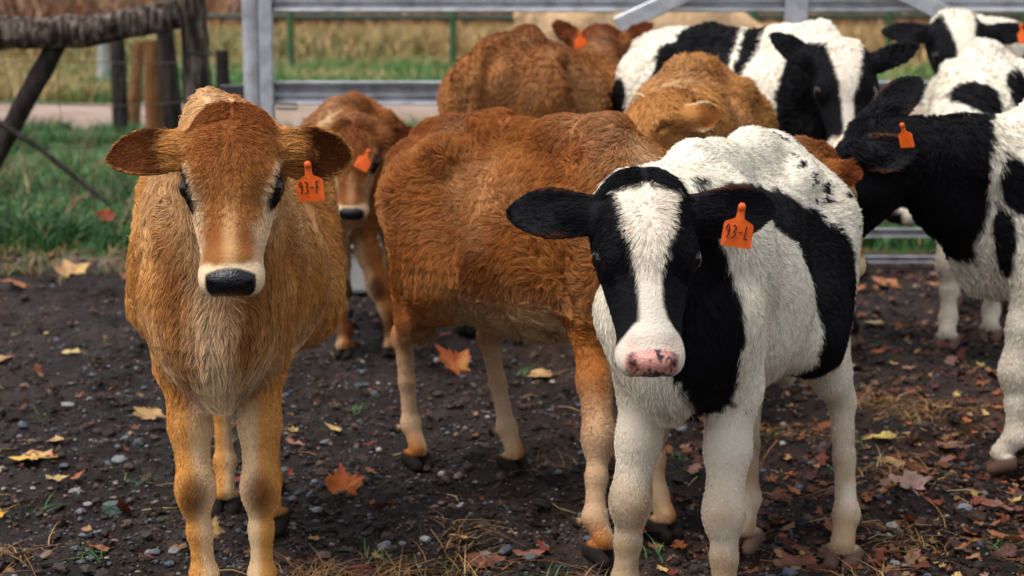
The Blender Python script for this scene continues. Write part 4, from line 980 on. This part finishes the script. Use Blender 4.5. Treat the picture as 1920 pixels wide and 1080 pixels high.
# trough behind the small calf
tr = thing('trough', 'low white trough with a dark rim behind the legs of the small red brown calf', 'trough', (-.62, 6.95, 0))
tr.rotation_euler = (0, 0, .25)
def box(c, s_):
    V = np.array([(x, y, z) for x in (-1, 1) for y in (-1, 1) for z in (-1, 1)], float)*np.array(s_)/2+c
    return V, np.array([(0, 1, 3, 2), (4, 6, 7, 5), (0, 4, 5, 1), (2, 3, 7, 6), (0, 2, 6, 4), (1, 5, 7, 3)])
V, F = join([box((0, -.10, .10), (.5, .015, .16)), box((0, .10, .10), (.5, .015, .16)), box((-.2575, 0, .10), (.015, .215, .16)), box((.2575, 0, .10), (.015, .215, .16)), box((0, 0, .013), (.5, .185, .014))])
M_WHITE = mat('white_plastic', (.62, .62, .60), .5, noise=(12, (.35, .31, .26), 5, .5, .8))
link('tub', mesh_py('tub', V, F), tr, M_WHITE)
V, F = tube([(-.27, -.11, .185), (.27, -.11, .185), (.27, .11, .185), (-.27, .11, .185), (-.27, -.11, .185)], .011, 6); link('rim', mesh_py('rim', V, F), tr, M_DARKM)

# ------------------------------------------------------------------ timber fence at the left
def wood(name, dark, light, sc=6): 
    m = mat(name, dark, .85, spec=.15, noise=(sc, light, 9, .42, .68), bump=(40, .8)); n, L, b = nodes_of(m)
    mp = n.new('ShaderNodeMapping'); mp.inputs['Scale'].default_value = (6, 6, .8); tc = [q for q in n if q.type == 'TEX_COORD'][0]; L.new(tc.outputs['Object'], mp.inputs['Vector'])
    for t in [q for q in n if q.type == 'TEX_NOISE']: L.new(mp.outputs[0], t.inputs['Vector'])
    return m
M_OLD = wood('weathered_timber', (.024, .017, .013), (.21, .165, .135))
M_BROWN = wood('brown_timber', (.20, .085, .032), (.30, .17, .085)); M_DK = wood('dark_timber', (.022, .018, .016), (.06, .045, .04))
def log(path, r, seed, k=22, n=70, rough=.10):
    path = np.array(path, float); t = np.linspace(0, len(path)-1, n); P = np.stack([np.interp(t, np.arange(len(path)), path[:, a]) for a in range(3)], 1); rr = np.interp(t, np.arange(len(path)), np.broadcast_to(r, (len(path),)))
    V, F = tube(P, rr, k); c = np.repeat(P, k, 0); c = np.concatenate([c, P[:1], P[-1:]]); d = V-c
    V = c+d*(1+rough*2.2*fbm(V*[.4, 1, .4]+seed*3.1, .07, seed)+rough*.8*fbm(V*[.35, 1, .35]+seed, .018, seed+4))[:, None]; return V, F
fp = thing('fence_post', 'thick weathered corner post of the old timber fence', 'post', (-1.52, 8.3, 0))
V, F = log([(0, 0, -.2), (0, .0, .6), (-.01, 0, 1.35)], (.075, .07, .062), 1); link('post', mesh_py('post', V, F), fp, M_OLD)
V, F = tube([(.072*math.cos(a), .072*math.sin(a), .93+.01*math.sin(3*a)) for a in np.linspace(0, 6.28, 22)], .004, 5); link('wire_loop', mesh_py('wire_loop', V, F), fp, M_DARKM)
lg = link('timber_rail', mesh_py('timber_rail', *log([(-1.9, 0, -.10), (-.9, 0, -.06), (-.45, -.02, -.045), (0, 0, .04)], (.100, .082, .068, .070), 2, rough=.16)), None, M_OLD, (-1.58, 8.2, 1.085))
tag(lg, 'heavy split log rail lying almost level, its end against the corner post', 'rail')
br = link('timber_brace', mesh_py('timber_brace', *log([(.0, 0, .0), (-.25, 0, -.42), (-.60, 0, -1.02)], (.050, .046, .044), 3)), None, M_DK, (-2.16, 8.22, 1.0)); tag(br, 'slanting dark brace running down from the log rail at the far left', 'brace')
for x0, y0, h, r, lean, m_, lab in ((-3.66, 16., .86, .075, .0, M_DK, 'dark thin post beside the lane, leftmost of the row under the log rail'), (-3.62, 16.3, .84, .062, .10, M_BROWN, 'thin leaning brown post beside the lane, next to the dark one'),
        (-2.05, 9.8, .97, .050, .0, M_BROWN, 'orange brown post with wire wound round its top, behind the ear of the golden calf'), (-1.87, 9.6, 1.05, .055, -.06, M_DK, 'dark split post between the orange brown post and the thick corner post'),
        (-2.02, 12.0, .86, .05, .0, M_DK, 'short dark post close to the galvanised gate post'), (-5.70, 24, .75, .08, .0, mat('grey_timber', (.35, .36, .34), .8), 'pale grey post far off across the lane')):
    o = link('fence_post', mesh_py('fence_post', *log([(0, 0, -.1), (lean*.5, 0, h*.5), (lean, 0, h)], (r*1.05, r, r*.92), int(h*100), n=16)), None, m_, (x0, y0, 0)); tag(o, lab, 'post', 'small fence posts at the left')
wf = thing('wire_fence', 'sagging woven wire between the posts at the left', 'wire fence', (-2.6, 8.35, 0))
M_WIRE = mat('rusty_wire', (.09, .07, .06), .5, metal=.6)
for k, z in enumerate((.90, .70, .50, .30, .14)):
    xs = np.linspace(-1.3, 1.05, 24); V, F = tube([(x_, 0, z+.012*math.sin(x_*5+k)-.02*math.cos(x_*1.6)) for x_ in xs], .0022, 5); link('line_wire', mesh_py('line_wire', V, F), wf, M_WIRE)
for k in range(9):
    x_ = -1.2+k*.27; V, F = tube([(x_+.03*math.sin(z*7+k*2), .003, z) for z in np.linspace(.05, .92, 12)], .0018, 5); link('stay_wire', mesh_py('stay_wire', V, F), wf, M_WIRE)
st = link('fallen_branch', mesh_py('fallen_branch', *log([(0, 0, 0), (.20, -.06, -.11), (.40, -.12, -.26), (.56, -.2, -.37)], (.016, .014, .012, .008), 9, k=8)), None, M_DK, (-2.42, 8.05, .62)); tag(st, 'thin dark branch slanting down through the wire fence', 'branch')

# ------------------------------------------------------------------ green pipe fence beyond the lane
M_GPIPE = mat('green_paint', (.05, .12, .04), .55, noise=(8, (.03, .07, .03), 4, .4, .7))
pf = thing('pipe_fence', 'green painted pipe fence far behind the gate, one level rail on posts', 'fence', (-2.4, 30, 0))
for xx in (-3.2, -1.45, 1.37, 4.4, 6.6, 8.95, 11.3):
    V, F = tube([(xx, 0, -.1), (xx, 0, 1.16)], .062, 12); link('post', mesh_py('post', V, F), pf, M_GPIPE)
V, F = tube([(-3.2, 0, 1.01), (3.0, 0, .98), (11.3, 0, 1.02)], .045, 10); link('rail', mesh_py('rail', V, F), pf, mat('dark_green_paint', (.03, .055, .035), .5))
